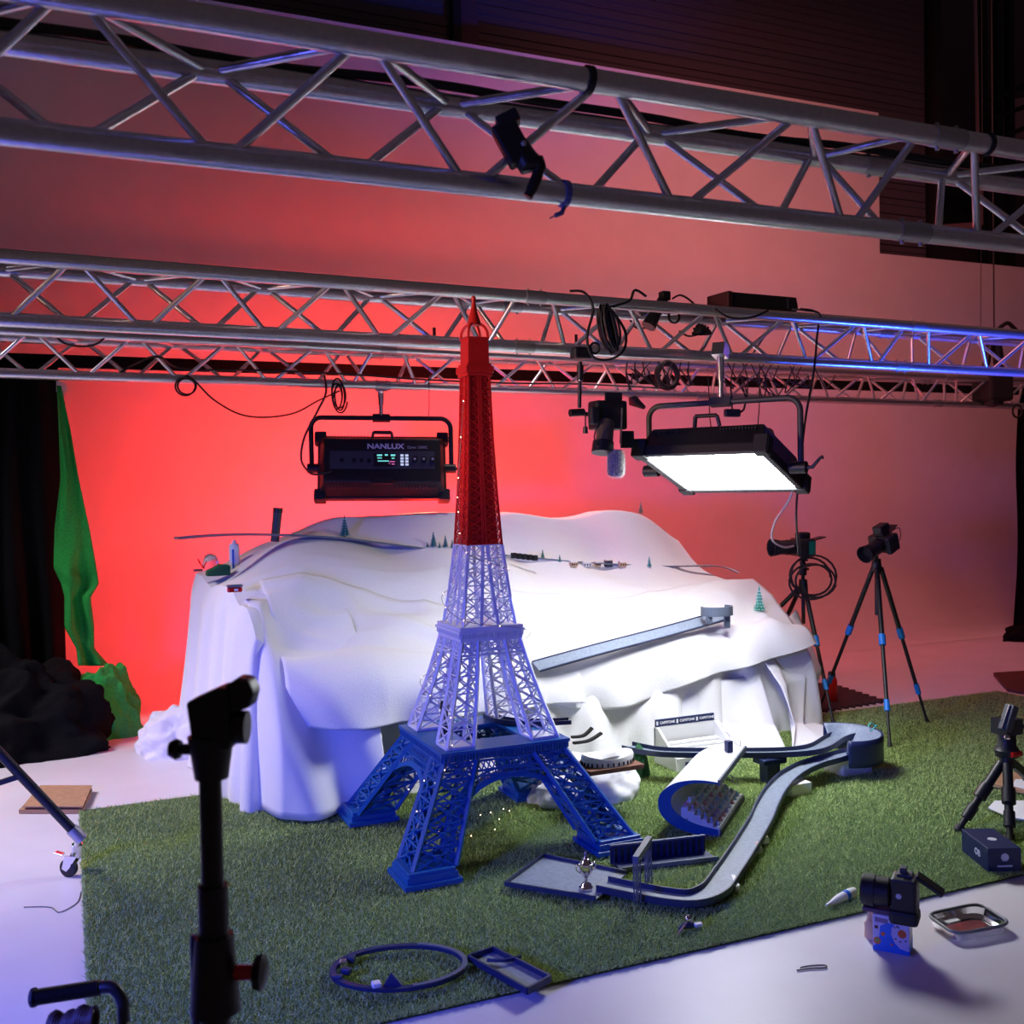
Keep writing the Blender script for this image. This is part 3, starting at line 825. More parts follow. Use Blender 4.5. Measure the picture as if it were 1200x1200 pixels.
# ================================================================== PANEL LAMPS
CR, CU_, CD = RC.col[0].copy(), RC.col[1].copy(), -RC.col[2].copy()
def cable(name, label, pts, r=0.006, m='rubber', k=8, group=None, closed=False, parent=None):
    o = MB().tube(smooth(pts, k, closed), r, 6, closed).build(name, m, smooth=True)
    if label: tag(o, label, 'cable', group)
    return o
def panel_lamp(label, c, ex, ez, W, H, screen, yoke_up, yoke_half, pole_top, details):
    """ez = direction the lamp shines"""
    ez = V(ez).normalized(); ex = V(ex); ex = (ex-ez*ex.dot(ez)).normalized(); ey = ez.cross(ex)
    # local frame: x across, y, z = shining direction
    t = thing('panel_lamp', label, 'lamp', mtx=frame(c, ex, ey, ez))
    # front frame (ring of four bars) and housing
    b = MB(); fw = 0.035; dz = 0.055
    b.box((0, H/2-fw/2, 0), (W, fw, dz)); b.box((0, -H/2+fw/2, 0), (W, fw, dz)); b.box((W/2-fw/2, 0, 0), (fw, H-2*fw, dz)); b.box((-W/2+fw/2, 0, 0), (fw, H-2*fw, dz))
    b.build('front_frame', 'black', t, bevel=0.006)
    MB().box((0, 0, 0.012), (W-2*fw, H-2*fw, 0.008)).build('diffuser', screen, t)
    b = MB(); z0, z1 = -0.026, -0.15
    w0, h0, w1, h1 = W/2-.01, H/2-.01, W/2-.045, H/2-.075
    b.quadbox([(-w1,-h1,z1),(w1,-h1,z1),(w1,h1,z1),(-w1,h1,z1),(-w0,-h0,z0),(w0,-h0,z0),(w0,h0,z0),(-w0,h0,z0)])
    b.build('housing', 'black', t, bevel=0.008)
    b = MB()
    for k in range(34):
        x = -w1+0.03+(2*w1-0.06)*k/33
        if abs(x) > 0.09: 
            for sy in (-1, 1): b.box((x, sy*(h1+.022), z1+0.035), (0.004, 0.030, 0.012))
    b.build('cooling_slot', 'grey', t)
    for sx in (-1,1):
        for sy in (-1,1):
            b = MB(); b.box((sx*(W/2-.02), sy*(H/2-.02), -0.015), (0.075, 0.075, 0.10))
            for k in range(3): b.box((sx*(W/2+.017), sy*(H/2-.045+.025*k), -0.015), (0.012, 0.012, 0.09))
            b.build('corner_guard', 'rubber', t, bevel=0.012)
    inv = WM[t.name].inverted(); c = V(c)
    hx = V((ex.x, ex.y, 0)).normalized(); yh = V((0,0,1))
    def U(a, u): return inv @ (c + ex*a*1.0 + yh*u)
    pts = []
    R = 0.07
    for a, u in ((-yoke_half, -0.03), (-yoke_half, yoke_up-R)): pts.append(U(a, u))
    for k in range(1, 6): an = pi/2*k/6; pts.append(U(-yoke_half+R*(1-cos(an)), yoke_up-R+R*sin(an)))
    pts += [U(-yoke_half+R, yoke_up), U(yoke_half-R, yoke_up)]
    for k in range(1, 6): an = pi/2*k/6; pts.append(U(yoke_half-R*(1-cos(an)), yoke_up-R+R*cos(pi/2-an) - 0 if False else yoke_up-R+R*cos(an)) if False else U(yoke_half-R*(1-sin(an)), yoke_up-R+R*cos(an)))
    pts += [U(yoke_half, yoke_up-R), U(yoke_half, -0.03)]
    b = MB().tube(pts, 0.016, 12); 
    b.bar(U(-0.06, yoke_up), U(0.06, yoke_up), 0.045, 0.04)
    b.build('yoke', 'grey' if not details else 'blackmat', t, smooth=40)
    for sx in (-1,1):
        b = MB().cyl(U(sx*(yoke_half-0.055), 0), U(sx*(yoke_half+0.03), 0), 0.032, n=18)
        b.build('pivot', 'black', t, smooth=40)
    MB().tube([U(yoke_half+.03, 0), U(yoke_half+.06, 0.0), U(yoke_half+0.10, 0.045), U(yoke_half+0.115, 0.05)], [0.012,0.010,0.008,0.012], 8).build('tilt_handle', 'black', t, smooth=40)
    # pole to the truss
    b = MB(); ph = pole_top - (c.z+yoke_up)
    b.cyl(U(0, yoke_up), U(0, yoke_up+ph), 0.014, n=14); b.cyl(U(0, yoke_up+ph*.45), U(0, yoke_up+ph*.95), 0.020, n=14)
    b.box(U(0, yoke_up+ph), (0.07, 0.07, 0.07)); 
    b.build('spigot_pole', 'chrome', t, smooth=40)
    # handles on the back
    for sy in ((1, -1)):
        b = MB(); y0 = sy*(h1-0.005)
        P = [(-0.07, y0, z1), (-0.06, y0+sy*.03, z1-0.05), (0.06, y0+sy*.03, z1-0.05), (0.07, y0, z1)]
        for i in range(3): b.bar(P[i], P[i+1], 0.016, 0.022, up=(0,1,0))
        b.build('handle', 'black', t, bevel=0.003)
    return t, ex, ey, ez, z1
c7 = N(448, 549, 6.80)
dirL = V((sin(radians(15))*cos(radians(21)), cos(radians(15))*cos(radians(21)), -sin(radians(21))))
lampL, ex, ey, ez, z1 = panel_lamp('black panel lamp seen from behind, facing the glowing red wall', c7, (0.93,-0.30,0), dirL, 0.87, 0.46, 'screen_red', 0.345, 0.475, 2.30, True)
# control side facing the camera: local -z ; seen from behind x runs leftwards when y is up
upsign = 1 if ey.z > 0 else -1
xs = 1 if ex.dot(CR) > 0 else -1
FR = Matrix(((xs,0,0,0),(0,upsign,0,0),(0,0,-1,z1-0.002),(0,0,0,1)))
pnl = MB().box((0, upsign*0.0, z1-0.001), (0.70, 0.13, 0.004)).build('control_panel', 'grey', lampL)
T = lambda x, y: FR @ Matrix.Translation((x, y, 0.002))
text('maker_name', 'NANLUX', 0.052, T(0.02, 0.097), 'text_white', lampL, bold=True, xs=1.15)
text('model_name', 'Dyno 1200C', 0.026, T(0.235, 0.092), 'text_grey', lampL)
b = MB().box(T(0.015, 0.0).translation, (0.15, 0.095, 0.004)); b.build('display', 'black', lampL)
b = MB()
for x, y, w, h in ((-0.035,.028,.035,.010),(0.01,.030,.02,.010),(0.055,.028,.030,.012),(-0.035,.008,.030,.006),(0.055,.006,.02,.006),(-.01,-.014,.075,.006)):
    b.box(T(0.015+x, y+.004).translation - V((0,0,0.003)), (w, h, 0.002))
b.build('display_readout', 'led_teal', lampL)
b = MB()
for x, y, w, h in ((0.05,-.014,.035,.006),(0.055,-.032,.02,.006),(0.03,-.028,.01,.004)):
    b.box(T(0.015+x, y).translation - V((0,0,0.003)), (w, h, 0.002))
b.build('display_bar', 'led_pink', lampL)
for i in range(2):
    for j in range(4):
        MB().box(T(0.130+0.032*i, 0.032-0.022*j).translation, (0.020, 0.013, 0.008)).build('button', 'led_white', lampL)
for k, x in enumerate((0.215, 0.275, 0.335)):
    kb = MB().cyl(T(x, 0.0).translation, T(x, 0.0).translation-V((0,0,0.018)), 0.020, n=20).build('knob', 'black', lampL, smooth=40)
    MB().cyl(T(x, 0.0).translation-V((0,0,0.018)), T(x, 0.0).translation-V((0,0,0.020)), 0.008, n=12).build('knob_cap', 'text_grey', kb)
b = MB()
for x in (-0.27,-0.19,-0.14,-0.09): b.cyl(T(x, -0.005).translation, T(x, -0.005).translation-V((0,0,0.006)), 0.014, n=14)
b.build('socket', 'blackmat', lampL)

c8 = D(846, 550, 5.50)
e1 = CR*0.53 + CD*(-0.36); e2 = CR*0.32 + CU_*(-0.17) + CD*0.47
nn_ = e1.cross(e2); 
if nn_.z > 0: nn_ = -nn_
lampR, ex, ey, ez, z1 = panel_lamp('large lit panel lamp with white glowing face above the snow hill', c8, e1, nn_, 0.71, 0.66, 'screen_white', 0.36, 0.43, 2.32, False)
b = MB()
P = [(-0.25, -0.02, z1), (-0.22, -0.02, z1-0.07), (0.24, -0.02, z1-0.07), (0.27, -0.02, z1)]
for i in range(3): b.bar(P[i], P[i+1], 0.022, 0.022, up=(0,1,0))
b.build('handle', 'grey', lampR, bevel=0.004)
MB().box((0.02, (1 if ey.dot(CD) > 0 else -1)*0.30, -0.03), (0.42, 0.07, 0.075)).build('ballast_box', 'grey', lampR, bevel=0.012)
# suspension cables of the lit lamp
cable('safety_cable', 'thin safety wire from the truss to the lit lamp', [N(830,440,4.9), N(832,490,4.9), N(836,512,4.85)], 0.003, 'rubber')
cable('safety_cable', 'thin safety wire right of the lit lamp pole', [N(890,425,4.9), N(890,470,4.9), N(888,500,4.85)], 0.003, 'rubber')
co = thing('cable_connector', 'small grey cable connector hanging over the lit lamp', 'connector', N(858, 484, 4.85))
MB().box((0,0,0), (0.10,0.035,0.045)).build('plug', 'grey', co, bevel=0.008)
MB().tube([(0,0,0.02),(0.0,0,0.08),(-.01,0,.16)], 0.005, 6).build('lead', 'rubber', co, smooth=True)
MB().tube([(0.05,0,0),(0.08,0,0.02),(.10,0,.08)], 0.006, 6).build('tail', 'rubber', co, smooth=True)

# ================================================================== CLUTTER ON THE TRUSSES
def coil(name, label, c, r, ax1, ax2, turns, rr, m='rubber', jit=0.12, squash=1.0, group=None):
    c = V(c); pts = []
    n = 22*turns
    for i in range(n):
        a = 2*pi*i/22; k = 1 + jit*noise.noise(V((i*0.07, c.x, c.y)))
        j = V((noise.noise(V((i*.05,1,c.x))), noise.noise(V((i*.05,2,c.x))), noise.noise(V((i*.05,3,c.x)))))*r*jit
        pts.append(c + V(ax1)*(r*k*cos(a)) + V(ax2)*(r*k*squash*sin(a)) + j)
    o = MB().tube(pts, rr, 6).build(name, m, smooth=True)
    return tag(o, label, 'cable', group)
# long looped bundle hanging over the middle truss
b = MB()
pc_ = N(713, 385, 4.38); t_ax = V((0.24, 0, -1)).normalized(); w_ax = V((1, 0, 0.24)).normalized()
for k in range(16):
    hl = 0.118 - 0.0016*k + 0.008*sin(k*2.1); hw = 0.008 + 0.0019*k; dy = 0.035*sin(k*1.7)
    b.tube([pc_ + t_ax*(hl*cos(2*pi*q/24)) + w_ax*(hw*sin(2*pi*q/24)) + V((0.006*sin(k), dy, 0)) for q in range(24)], 0.0062, 5, closed=True)
tag(b.build('cable_bundle', 'rubber', smooth=True), 'thick black looped cable bundle hanging over the middle truss', 'cable')
cable('cable', 'black cable looping around the hanging bundle on the middle truss', [N(668,341,4.38), N(685,343,4.38), N(695,362,4.38), N(688,395,4.38), N(695,418,4.38), N(715,421,4.38), N(731,410,4.38), N(733,390,4.38), N(722,370,4.38)], 0.0065)
cable('cable', 'black cable over the top chord right of the hanging bundle', [N(706,362,4.4), N(722,358,4.4), N(738,352,4.4), N(744,340,4.4), N(757,347,4.42)], 0.0065)
coil('cable_coil', 'small black cable coil left of the bundle foot', N(697,408,4.38), 0.025, (1,0,0), (0,0,1), 2, 0.005)
cable('cable', 'black cable hanging in a loop behind the middle truss', [N(743,352,5.0), N(738,370,5.0), N(744,383,5.0), N(756,384,5.0), N(770,374,5.0)], 0.006)
cable('cable', 'black cable arching right of the mid truss clamp light', [N(788,350,5.0), N(798,346,5.0), N(812,355,5.0), N(826,372,5.0), N(824,388,5.0), N(808,394,5.0), N(796,388,5.0)], 0.006)
coil('cable_coil', 'small black cable coil inside the middle truss', N(790,371,4.75), 0.035, (1,0,0), (0,0,1), 3, 0.005)
b = heap('cable_ball', 'knot of black cable inside the middle truss', 'cable', 'rubber', N(822,392,4.8), (0.05,0.04,0.05), 3.0, 0.4, 4.0, nu=40, nv=20)
st = thing('clamp_light', 'small black clamp light hanging inside the middle truss', 'light', N(768, 368, 4.8))
MB().tube([(0.05,0,0.08),(0.0,0,0.0),(-0.045,0,-0.07)], [0.03,0.032,0.042], 14).build('lamp_body', 'black', st, smooth=40)
MB().box((0.06,0,0.10), (0.05,0.05,0.05)).build('clamp', 'black', st, bevel=0.005)
st = thing('small_spotlight', 'small black spotlight hanging below the farthest truss beside the coil', 'light', N(742, 470, 6.9))
MB().tube([(-0.03,0,0.06),(0,0,0.0),(0.10,0,-0.05)], [0.012,0.045,0.015], 12).build('lamp_body', 'black', st, smooth=40)
MB().tube([(0,0,0.02),(-.02,0,0.10),(0,0,0.22)], 0.006, 6).build('lead', 'rubber', st)
coil('cable_coil', 'thick round coil of black cable hanging on the farthest truss', N(782,440,6.66), 0.094, (1,0.1,0), (0,0,1), 11, 0.015, jit=0.14)
random.seed(11)
for k in range(9):
    x = 735+k*9; 
    cable('cable', 'loose black cables dangling between the two farther trusses', [N(x,424,6.4), N(x+random.uniform(-12,12),440,6.4), N(x+random.uniform(-10,14),452+random.uniform(-6,6),6.4), N(x+random.uniform(-25,25),432,6.4)], 0.005, group='cables dangling between the trusses')
for k in range(12):
    x = 852+k*9
    cable('cable', 'loose black cables dangling between the two farther trusses', [N(x,424,6.4), N(x+random.uniform(-12,12),446,6.4), N(x+random.uniform(-10,24),456+random.uniform(-6,12),6.4), N(x+random.uniform(-25,35),440,6.4)], 0.005, group='cables dangling between the trusses')
cable('cable', 'black cable hanging from the middle truss past the lit lamp', [N(938,362,4.75), N(958,368,4.74), N(957,400,4.72), N(953,440,4.72), N(944,490,4.72), N(938,545,4.72), N(933,600,4.72), N(936,650,4.8)], 0.0065)
cable('cable', 'pale grey cable hanging from the lit lamp towards the left camera tripod', [N(936,552,5.1), N(925,585,5.2), N(908,612,5.3), N(905,632,5.4), N(918,641,5.5), N(930,640,5.55)], 0.007, 'greywire')
cable('cable', 'black cable from the truss control box slanting to the farthest truss', [N(902,385,5.0), N(882,415,5.2), N(862,448,5.6)], 0.006)
ps = thing('control_box', 'long black control box lying on top of the middle truss', 'box', N(878, 352, 4.72))
mm_ = (at2(3.8)-at2(3.0)).normalized()
RM = Matrix((( mm_.x, -mm_.y, 0),(mm_.y, mm_.x, 0),(0,0,1)))
psc = at2(3.60)+V((0.0,0.10,0.073))
ps.location = psc; WM[ps.name] = Matrix.Translation(psc)
MB().box((0,0,0), (0.48,0.18,0.085), RM).build('case', 'blackmat', ps, bevel=0.008)
MB().box(RM@V((-0.24,0,0)), (0.03,0.19,0.09), RM).build('end_plate', mat('dark_red_tint', (0.05,0.01,0.012), 0.5), ps, bevel=0.004)
MB().tube(smooth([RM@V((0.22,-.06,0.01)), RM@V((0.25,-.06,0.03)), RM@V((0.26,-.06,-0.02)), RM@V((0.22,-.06,-0.03))],4), 0.008, 6).build('handle', 'rubber', ps)
MB().box(RM@V((0.17,-0.091,0.0)), (0.012,0.002,0.06), RM).build('grille', 'grey', ps)
cable('cable', 'black cable sagging under the control box on the middle truss', [N(838,362,4.55), N(855,372,4.5), N(880,372,4.5), N(900,364,4.55)], 0.006)
cable('cable', 'black cable running right from the control box', [N(928,362,4.55), N(945,364,4.5), N(958,366,4.5), N(962,372,4.5)], 0.006)
for x0, x1, lab in ((445,528,'slim black bar fixture on the farthest truss above the switched lamp'), (606,692,'slim black bar fixture on the farthest truss right of the tower')):
    a, c_ = N(x0, 389, 6.72), N(x1, 397, 6.80); zz = ZT+0.08
    t = thing('bar_fixture', lab, 'light', (a+c_)/2)
    MB().bar((a.x,a.y,zz), (c_.x,c_.y,zz), 0.09, 0.07).build('case', 'blackmat', t, bevel=0.01, world=True)
    MB().cyl((c_.x-.12,c_.y,zz), (c_.x-.12,c_.y,zz+.11), 0.012, n=8).build('knob', 'black', t, world=True)
# left cables on the farthest truss
coil('cable_coil', 'small black cable coil hanging under the farthest truss, upper left', N(218,453,6.64), 0.055, (1,0,0), (0,0,1), 3, 0.0055, jit=0.3)
cable('cable', 'thin black cable swagging from the small coil to the lamp cables', [N(218,440,6.64), N(228,446,6.64), N(250,468,6.64), N(280,485,6.64), N(310,489,6.64), N(345,484,6.64), N(372,470,6.64), N(398,458,6.64)], 0.006)
coil('cable_coil', 'hanging loops of black cable above the switched lamp', N(397,462,6.64), 0.075, (0.5,0,0), (0,0,1), 4, 0.006, jit=0.45, squash=1.2)
cable('cable', 'black power cable curving down to the left side of the switched lamp', [N(380,440,6.64), N(382,460,6.4), N(372,482,6.45), N(357,512,6.5), N(353,538,6.5), N(362,553,6.5), N(372,556,6.5), N(388,552,6.5)], 0.007)
cable('cable', 'black cable sagging inside the farthest truss at the far left', [N(60,388,6.5), N(75,402,6.5), N(98,406,6.5), N(115,402,6.5), N(128,390,6.5)], 0.006)
cable('cable', 'black cable lying along the lower chord of the farthest truss', [N(135,440,6.64), N(160,426,6.64), N(185,418,6.4), N(215,432,6.64), N(300,434,6.64), N(400,438,6.64), N(500,445,6.66), N(600,449,6.68), N(680,450,6.68), N(780,455,6.4)], 0.007)
cable('steel_wire', 'thin wire hanging between switched lamp and tower', [N(502,430,6.4), N(503,470,6.4), N(502,490,6.5)], 0.0025)
cable('steel_wire', 'dark steel wire running up from the chain hoist on the right', [N(1165,400,7.0), N(1164,250,7.0), N(1163,150,7.0), N(1163,150,7.0)+V((0,0,3.6))], 0.007)
cable('steel_wire', 'thin steel wire left of the hoist wire on the right', [N(1149,400,7.0), N(1150,250,7.0), N(1151,150,7.0), N(1151,150,7.0)+V((0,0,3.6))], 0.003)
ho = thing('chain_hoist', 'black chain hoist hanging in the farthest truss on the right', 'hoist', N(1163, 452, 7.08))
MB().box((0,0,-.02), (0.30,0.24,0.26)).build('motor_case', 'blackmat', ho, bevel=0.03)
MB().cyl((-.10,0,0.13), (-.02,0,0.42), 0.035, n=12).build('strap', 'black', ho)
MB().cyl((.10,0,0.13), (.05,0,0.42), 0.05, n=12).build('chain_bag', 'black', ho)
MB().tube(smooth([(.1,0,.55),(.2,0,.60),(.28,0,.56),(.34,0,.52)],5), 0.02, 8).build('lifting_eye', 'black', ho)
MB().lathe((0,0,-.16), [(0.1,0.02),(0.09,-.02),(0.03,-.04)], 14).build('cap', 'black', ho)
coil('cable_coil', 'small coil of black cable at the right end of the farthest truss', N(1192,482,7.1), 0.06, (1,0,0), (0,0,1), 3, 0.008)

# nearest truss : cable, straps, super clamp
pts = []
for k in range(26):
    x = -0.7+0.2*k; q = at1(x)+L1['b']
    pts.append(q + V((0, 0.0, 0.036 - 0.0 + 0.004*sin(k*1.9))) + V((0,-0.012-0.012*sin(k*.9),0)))
cable('cable', 'thick black cable lying along the back chord of the nearest truss', pts, 0.011, k=5)
def strap(name, label, x, key, m, w=0.016, at=at1, L=L1, r=0.031):
    q = at(x)+L[key]; pts = [q + V((0, r*cos(a), r*sin(a))) for a in [2*pi*k/18 for k in range(18)]]
    b = MB()
    for k in range(18): b.bar(pts[k], pts[(k+1)%18], w, 0.004, up=(pts[k]-q))
    return b, q
b, q = strap('', '', 1.135, 'f', 'rubber'); tag(b.build('hook_strap', 'rubber'), 'black hook strap around the top chord of the nearest truss', 'strap')
b, q = strap('', '', 2.40, 'f', 'rubber', 0.010); tag(b.build('hook_strap', 'rubber'), 'black strap around the nearest truss chord near the right edge', 'strap')
b, q = strap('', '', 1.135, 'u', 'navy', 0.014); b.tube([q+V((0,0,-.03)), q+V((-.012,-.01,-.05)), q+V((-.03,-.01,-.058))], 0.006, 6); b.tube([q+V((-.03,-.01,-.058)), q+V((-.045,-.01,-.066))], 0.0022, 5)
tag(b.build('tie_strap', mat('blue_strap', (0.12,0.14,0.42), 0.5)), 'bluish tie strap with loose tail around the lower chord of the nearest truss', 'strap')
cl = thing('super_clamp', 'black super clamp with handle hanging on the nearest truss', 'clamp', D(608,180,2.36))
def DD(px, py, d=2.36): return D(px, py, d)
MB().bar(DD(588,146), DD(612,190), 0.058, 0.052, up=CD).build('jaw', 'black', cl, bevel=0.006, world=True)
MB().bar(DD(583,148), DD(607,136), 0.03, 0.05, up=CD).build('jaw_pad', 'rubber', cl, bevel=0.004, world=True)
MB().tube([DD(604,168), DD(620,192), DD(632,190)], [0.026,0.030,0.019], 12).build('body', 'black', cl, smooth=40, world=True)
MB().tube(smooth([DD(628,186), DD(631,200), DD(623,222), DD(618,231)],5), [0.018]*5+[0.013]*6+[0.011]*5, 10).build('handle', 'black', cl, smooth=40, world=True)
MB().ball(DD(614,168,2.33), 0.007, 8, 6).build('bolt', 'alu_dull', cl, world=True)

# ================================================================== OVERHEAD CAMERA
oc = thing('overhead_camera_rig', 'camera with fuzzy microphone hanging from an arm on the middle truss', 'camera', N(700, 500, 4.75))
def O_(px, py, dn=0.0): return N(px, py, 4.72+dn)
MB().box(O_(681,414), (0.10,0.07,0.06)).build('clamp', 'black', oc, bevel=0.008, world=True)
b = MB(); b.cyl(O_(680,424), O_(679,478), 0.010, n=12); b.cyl(O_(680,428), O_(680,446), 0.017, n=12)
b.build('arm', 'black', oc, smooth=40, world=True)
MB().ball(O_(680,446), 0.012, 10, 8).build('joint', 'chrome', oc, smooth=True, world=True)
b = MB().cyl(O_(668,484), O_(684,483), 0.020, n=14); b.cyl(O_(684,485), O_(700,487), 0.012, n=12); b.build('pivot', 'black', oc, smooth=40, world=True)
b = MB().cyl(O_(686,488), O_(686,500), 0.004, n=8); b.cyl(O_(686,500), O_(686,508), 0.012, 0.014, n=10); b.build('lever', 'black', oc, world=True)
bd = MB().box(O_(712,487), (0.18,0.11,0.15)).build('body', 'black', oc, bevel=0.012, world=True)
MB().box(O_(696,487,-.05), (0.05,0.05,0.09)).build('grip', 'rubber', oc, bevel=0.01, world=True)
MB().box(O_(719,470,-.02), (0.10,0.012,0.09)).build('monitor', 'blackmat', oc, bevel=0.003, world=True)
MB().box(O_(735,515,-.02), (0.075,0.02,0.09)).build('monitor', 'blackmat', oc, bevel=0.003, world=True)
b = MB().cyl(O_(710,494,-.03), O_(708,518,-.06), 0.045, n=24); b.build('lens_barrel', 'bronze', oc, smooth=40, world=True)
b = MB().cyl(O_(707,518,-.06), O_(706,531,-.07), 0.055, 0.058, n=24); b.build('lens_hood', 'black', oc, smooth=40, world=True)
MB().tube(smooth([O_(706,490,-.1), O_(698,505,-.1), O_(697,517,-.1), O_(704,523,-.1)],5), 0.0035, 6).build('lead', 'rubber', oc, smooth=True, world=True)
MB().cyl(O_(729,478,-.07), O_(727,520,-.08), 0.006, n=10).build('rod', 'chrome', oc, smooth=40, world=True)
# furry microphone
b = MB(); mc = O_(722,527,-.10); me_ = O_(722,558,-.10)
b.tube(smooth([mc, mc*.6+me_*.4, mc*.15+me_*.85, me_],6), [0.034]*3+[0.044]*3+[0.046]*3+[0.046]*4+[0.042]*3+[0.032]*4, 18)
fm = b.build('microphone_windshield', 'fur', oc, smooth=True, world=True)
n_ = 2600; vv = []; ff = []
axd = (me_-mc); Lx = axd.length; axn = axd.normalized(); xx = axn.orthogonal().normalized(); yy = axn.cross(xx)
for k in range(n_):
    t = random.random()*1.05; a = random.random()*2*pi; rr = 0.043*(1 if t < .85 else sqrt(max(0.05,1-((t-.85)/.22)**2)))
    rad = (xx*cos(a)+yy*sin(a)); p = mc + axn*(Lx*t) + rad*rr
    q = p + rad*0.012 + axn*random.uniform(0.0,0.012) + xx*random.uniform(-.004,.004)
    s_ = rad.cross(axn)*0.0008
    i = len(vv); vv += [p-s_, p+s_, q]; ff.append((i, i+1, i+2))
b = MB(); b.v = vv; b.f = ff
fo_ = b.build('fur', 'furtip', oc, world=True); fo_['kind'] = 'stuff'

# ================================================================== TRIPODS AND CAMERAS
def tripod(label, apex, feet, clamps, r0=0.016, r1=0.009, blue=True, col=0.30, clampm='tripodblue', head=True, group=None):
    t = thing('tripod', label, 'tripod', (apex.x, apex.y, 0), group)
    cm = clampm if blue else 'black'
    b = MB(); b.cyl(apex+V((0,0,-.05)), apex+V((0,0,0.03)), 0.035, 0.028, n=16); b.build('shoulder', 'black', t, smooth=40, world=True)
    MB().cyl(apex+V((0,0,-col)), apex+V((0,0,0.08)), 0.013, n=14).build('centre_column', 'black', t, smooth=40, world=True)
    for f in feet:
        f = V(f); dd = (f-apex); h = V((dd.x, dd.y, 0)).normalized()
        a = apex + h*0.03 + V((0,0,-.03)); seg = [a] + [a.lerp(f, c) for c in clamps] + [f]
        n = len(seg)-1; rs = [r0-(r0-r1)*k/max(1,n-1) for k in range(n)]
        b = MB()
        for k in range(n): b.cyl(seg[k], seg[k+1], rs[k], n=12)
        lg = b.build('leg', 'black', t, smooth=40, world=True)
        for k in range(1, n):
            d_ = (seg[k+1]-seg[k]).normalized()
            MB().cyl(seg[k]-d_*0.035, seg[k]+d_*0.035, rs[k-1]*1.35, n=14).build('leg_lock', cm, lg, smooth=40, world=True)
        MB().cyl(seg[-1]-d_*0.03, seg[-1], r1*1.5, n=10).build('rubber_foot', 'rubber', lg, smooth=40, world=True)
    if head:
        b = MB(); b.cyl(apex+V((0,0,0.06)), apex+V((0,0,0.12)), 0.026, n=16); b.ball(apex+V((0,0,0.14)), 0.022, 12, 8); b.cyl(apex+V((0,0,.10)), apex+V((0.05,0,.10)), 0.008, n=8)
        b.box(apex+V((0,0,0.165)), (0.05,0.05,0.014)); b.build('ball_head', 'black', t, smooth=40, world=True)
    return t
fa, fb = G(1043,876,.012), G(1087,847,.012); fc = G(960,830,.0)
cc_ = (fa+fb+fc)/3
ap1 = N(1027, 660, cc_.y); cc_ = (fa+fb+fc)/3; ap1 = V((ap1.x, cc_.y, ap1.z))
trR = tripod('black tripod with blue leg locks standing on the grass on the right', ap1, (fa, fb, fc), (0.42, 0.78), col=0.34)
ap2 = N(941, 684, 5.75)
f2a = G(977,849,.012)
trL = tripod('black tripod with blue leg locks behind the right end of the hill', ap2, (f2a, V((3.95, 6.2, 0)), V((3.95+.75, 6.35, 0))), (0.40, 0.72), col=0.28)
def camera_on(name, label, c, fwd, tilt=0.0, scale=1.0, hood=True):
    fwd = V(fwd).normalized(); sx = fwd.cross(UP).normalized(); up = sx.cross(fwd)
    t = thing(name, label, 'camera', mtx=frame(c, fwd, -sx, up))
    s = scale
    MB().box((0,0,0), (0.085*s,0.15*s,0.10*s)).build('body', 'black', t, bevel=0.012*s)
    MB().box((0.0,0.0,0.065*s), (0.07*s,0.06*s,0.04*s)).build('viewfinder', 'black', t, bevel=0.010*s)
    MB().box((0.035*s,0.062*s,0.0), (0.06*s,0.035*s,0.10*s)).build('grip', 'rubber', t, bevel=0.012*s)
    b = MB().cyl((0.04*s,0,0), (0.15*s,0,0), 0.040*s, n=24); b.cyl((0.08*s,0,0), (0.10*s,0,0), 0.043*s, n=24); b.build('lens', 'black', t, smooth=40)
    if hood: MB().lathe((0.15*s,0,0), [(0.042*s,0),(0.050*s,0.045*s),(0.046*s,0.045*s),(0.036*s,0.004)], 24, (1,0,0)).build('lens_hood', 'blackmat', t, smooth=40)
    MB().cyl((0.148*s,0,0), (0.152*s,0,0), 0.035*s, n=20).build('front_glass', 'lens', t)
    MB().box((-0.09*s,-0.02*s,0.045*s), (0.10*s,0.07*s,0.007*s), Matrix.Rotation(radians(14),3,'Y')).build('flip_screen', 'black', t, bevel=0.002)
    return t
c1 = ap2 + V((0,0,0.255))
camL = camera_on('camera', 'black camera with green side panel on the left tripod, pointing left', c1, -CR*1.0-CD*0.25, scale=1.25)
MB().box((-0.02,0.095,0.0), (0.05,0.006,0.09)).build('side_panel', 'greenwall', camL)
c2 = ap1 + CR*0.05 + V((0,0,0.135))
camR = camera_on('camera', 'black camera on the right tripod, tilted down to the left', c2, -CR*0.8-CD*0.6-UP*0.35, scale=1.15)
MB().box((0,0,0.10), (0.10,0.07,0.05)).build('top_unit', 'black', camR, bevel=0.01)
MB().tube(smooth([(-.05,.02,.05),(-.12,.05,.06),(-.13,.03,-.03),(-.05,0,-.04)],6), 0.003, 5).build('lead', 'rubber', camR)
MB().tube([(-0.04,0,-0.05),(-0.2,-0.03,-0.07)], 0.007, 8).build('pan_handle', 'black', camR)
coil('cable_coil', 'big loops of black cable hanging on the left camera tripod', ap2+V((0.0,-0.10,0.05)), 0.155, tuple(CR), (0,0,1), 4, 0.0075, jit=0.25, squash=0.85)

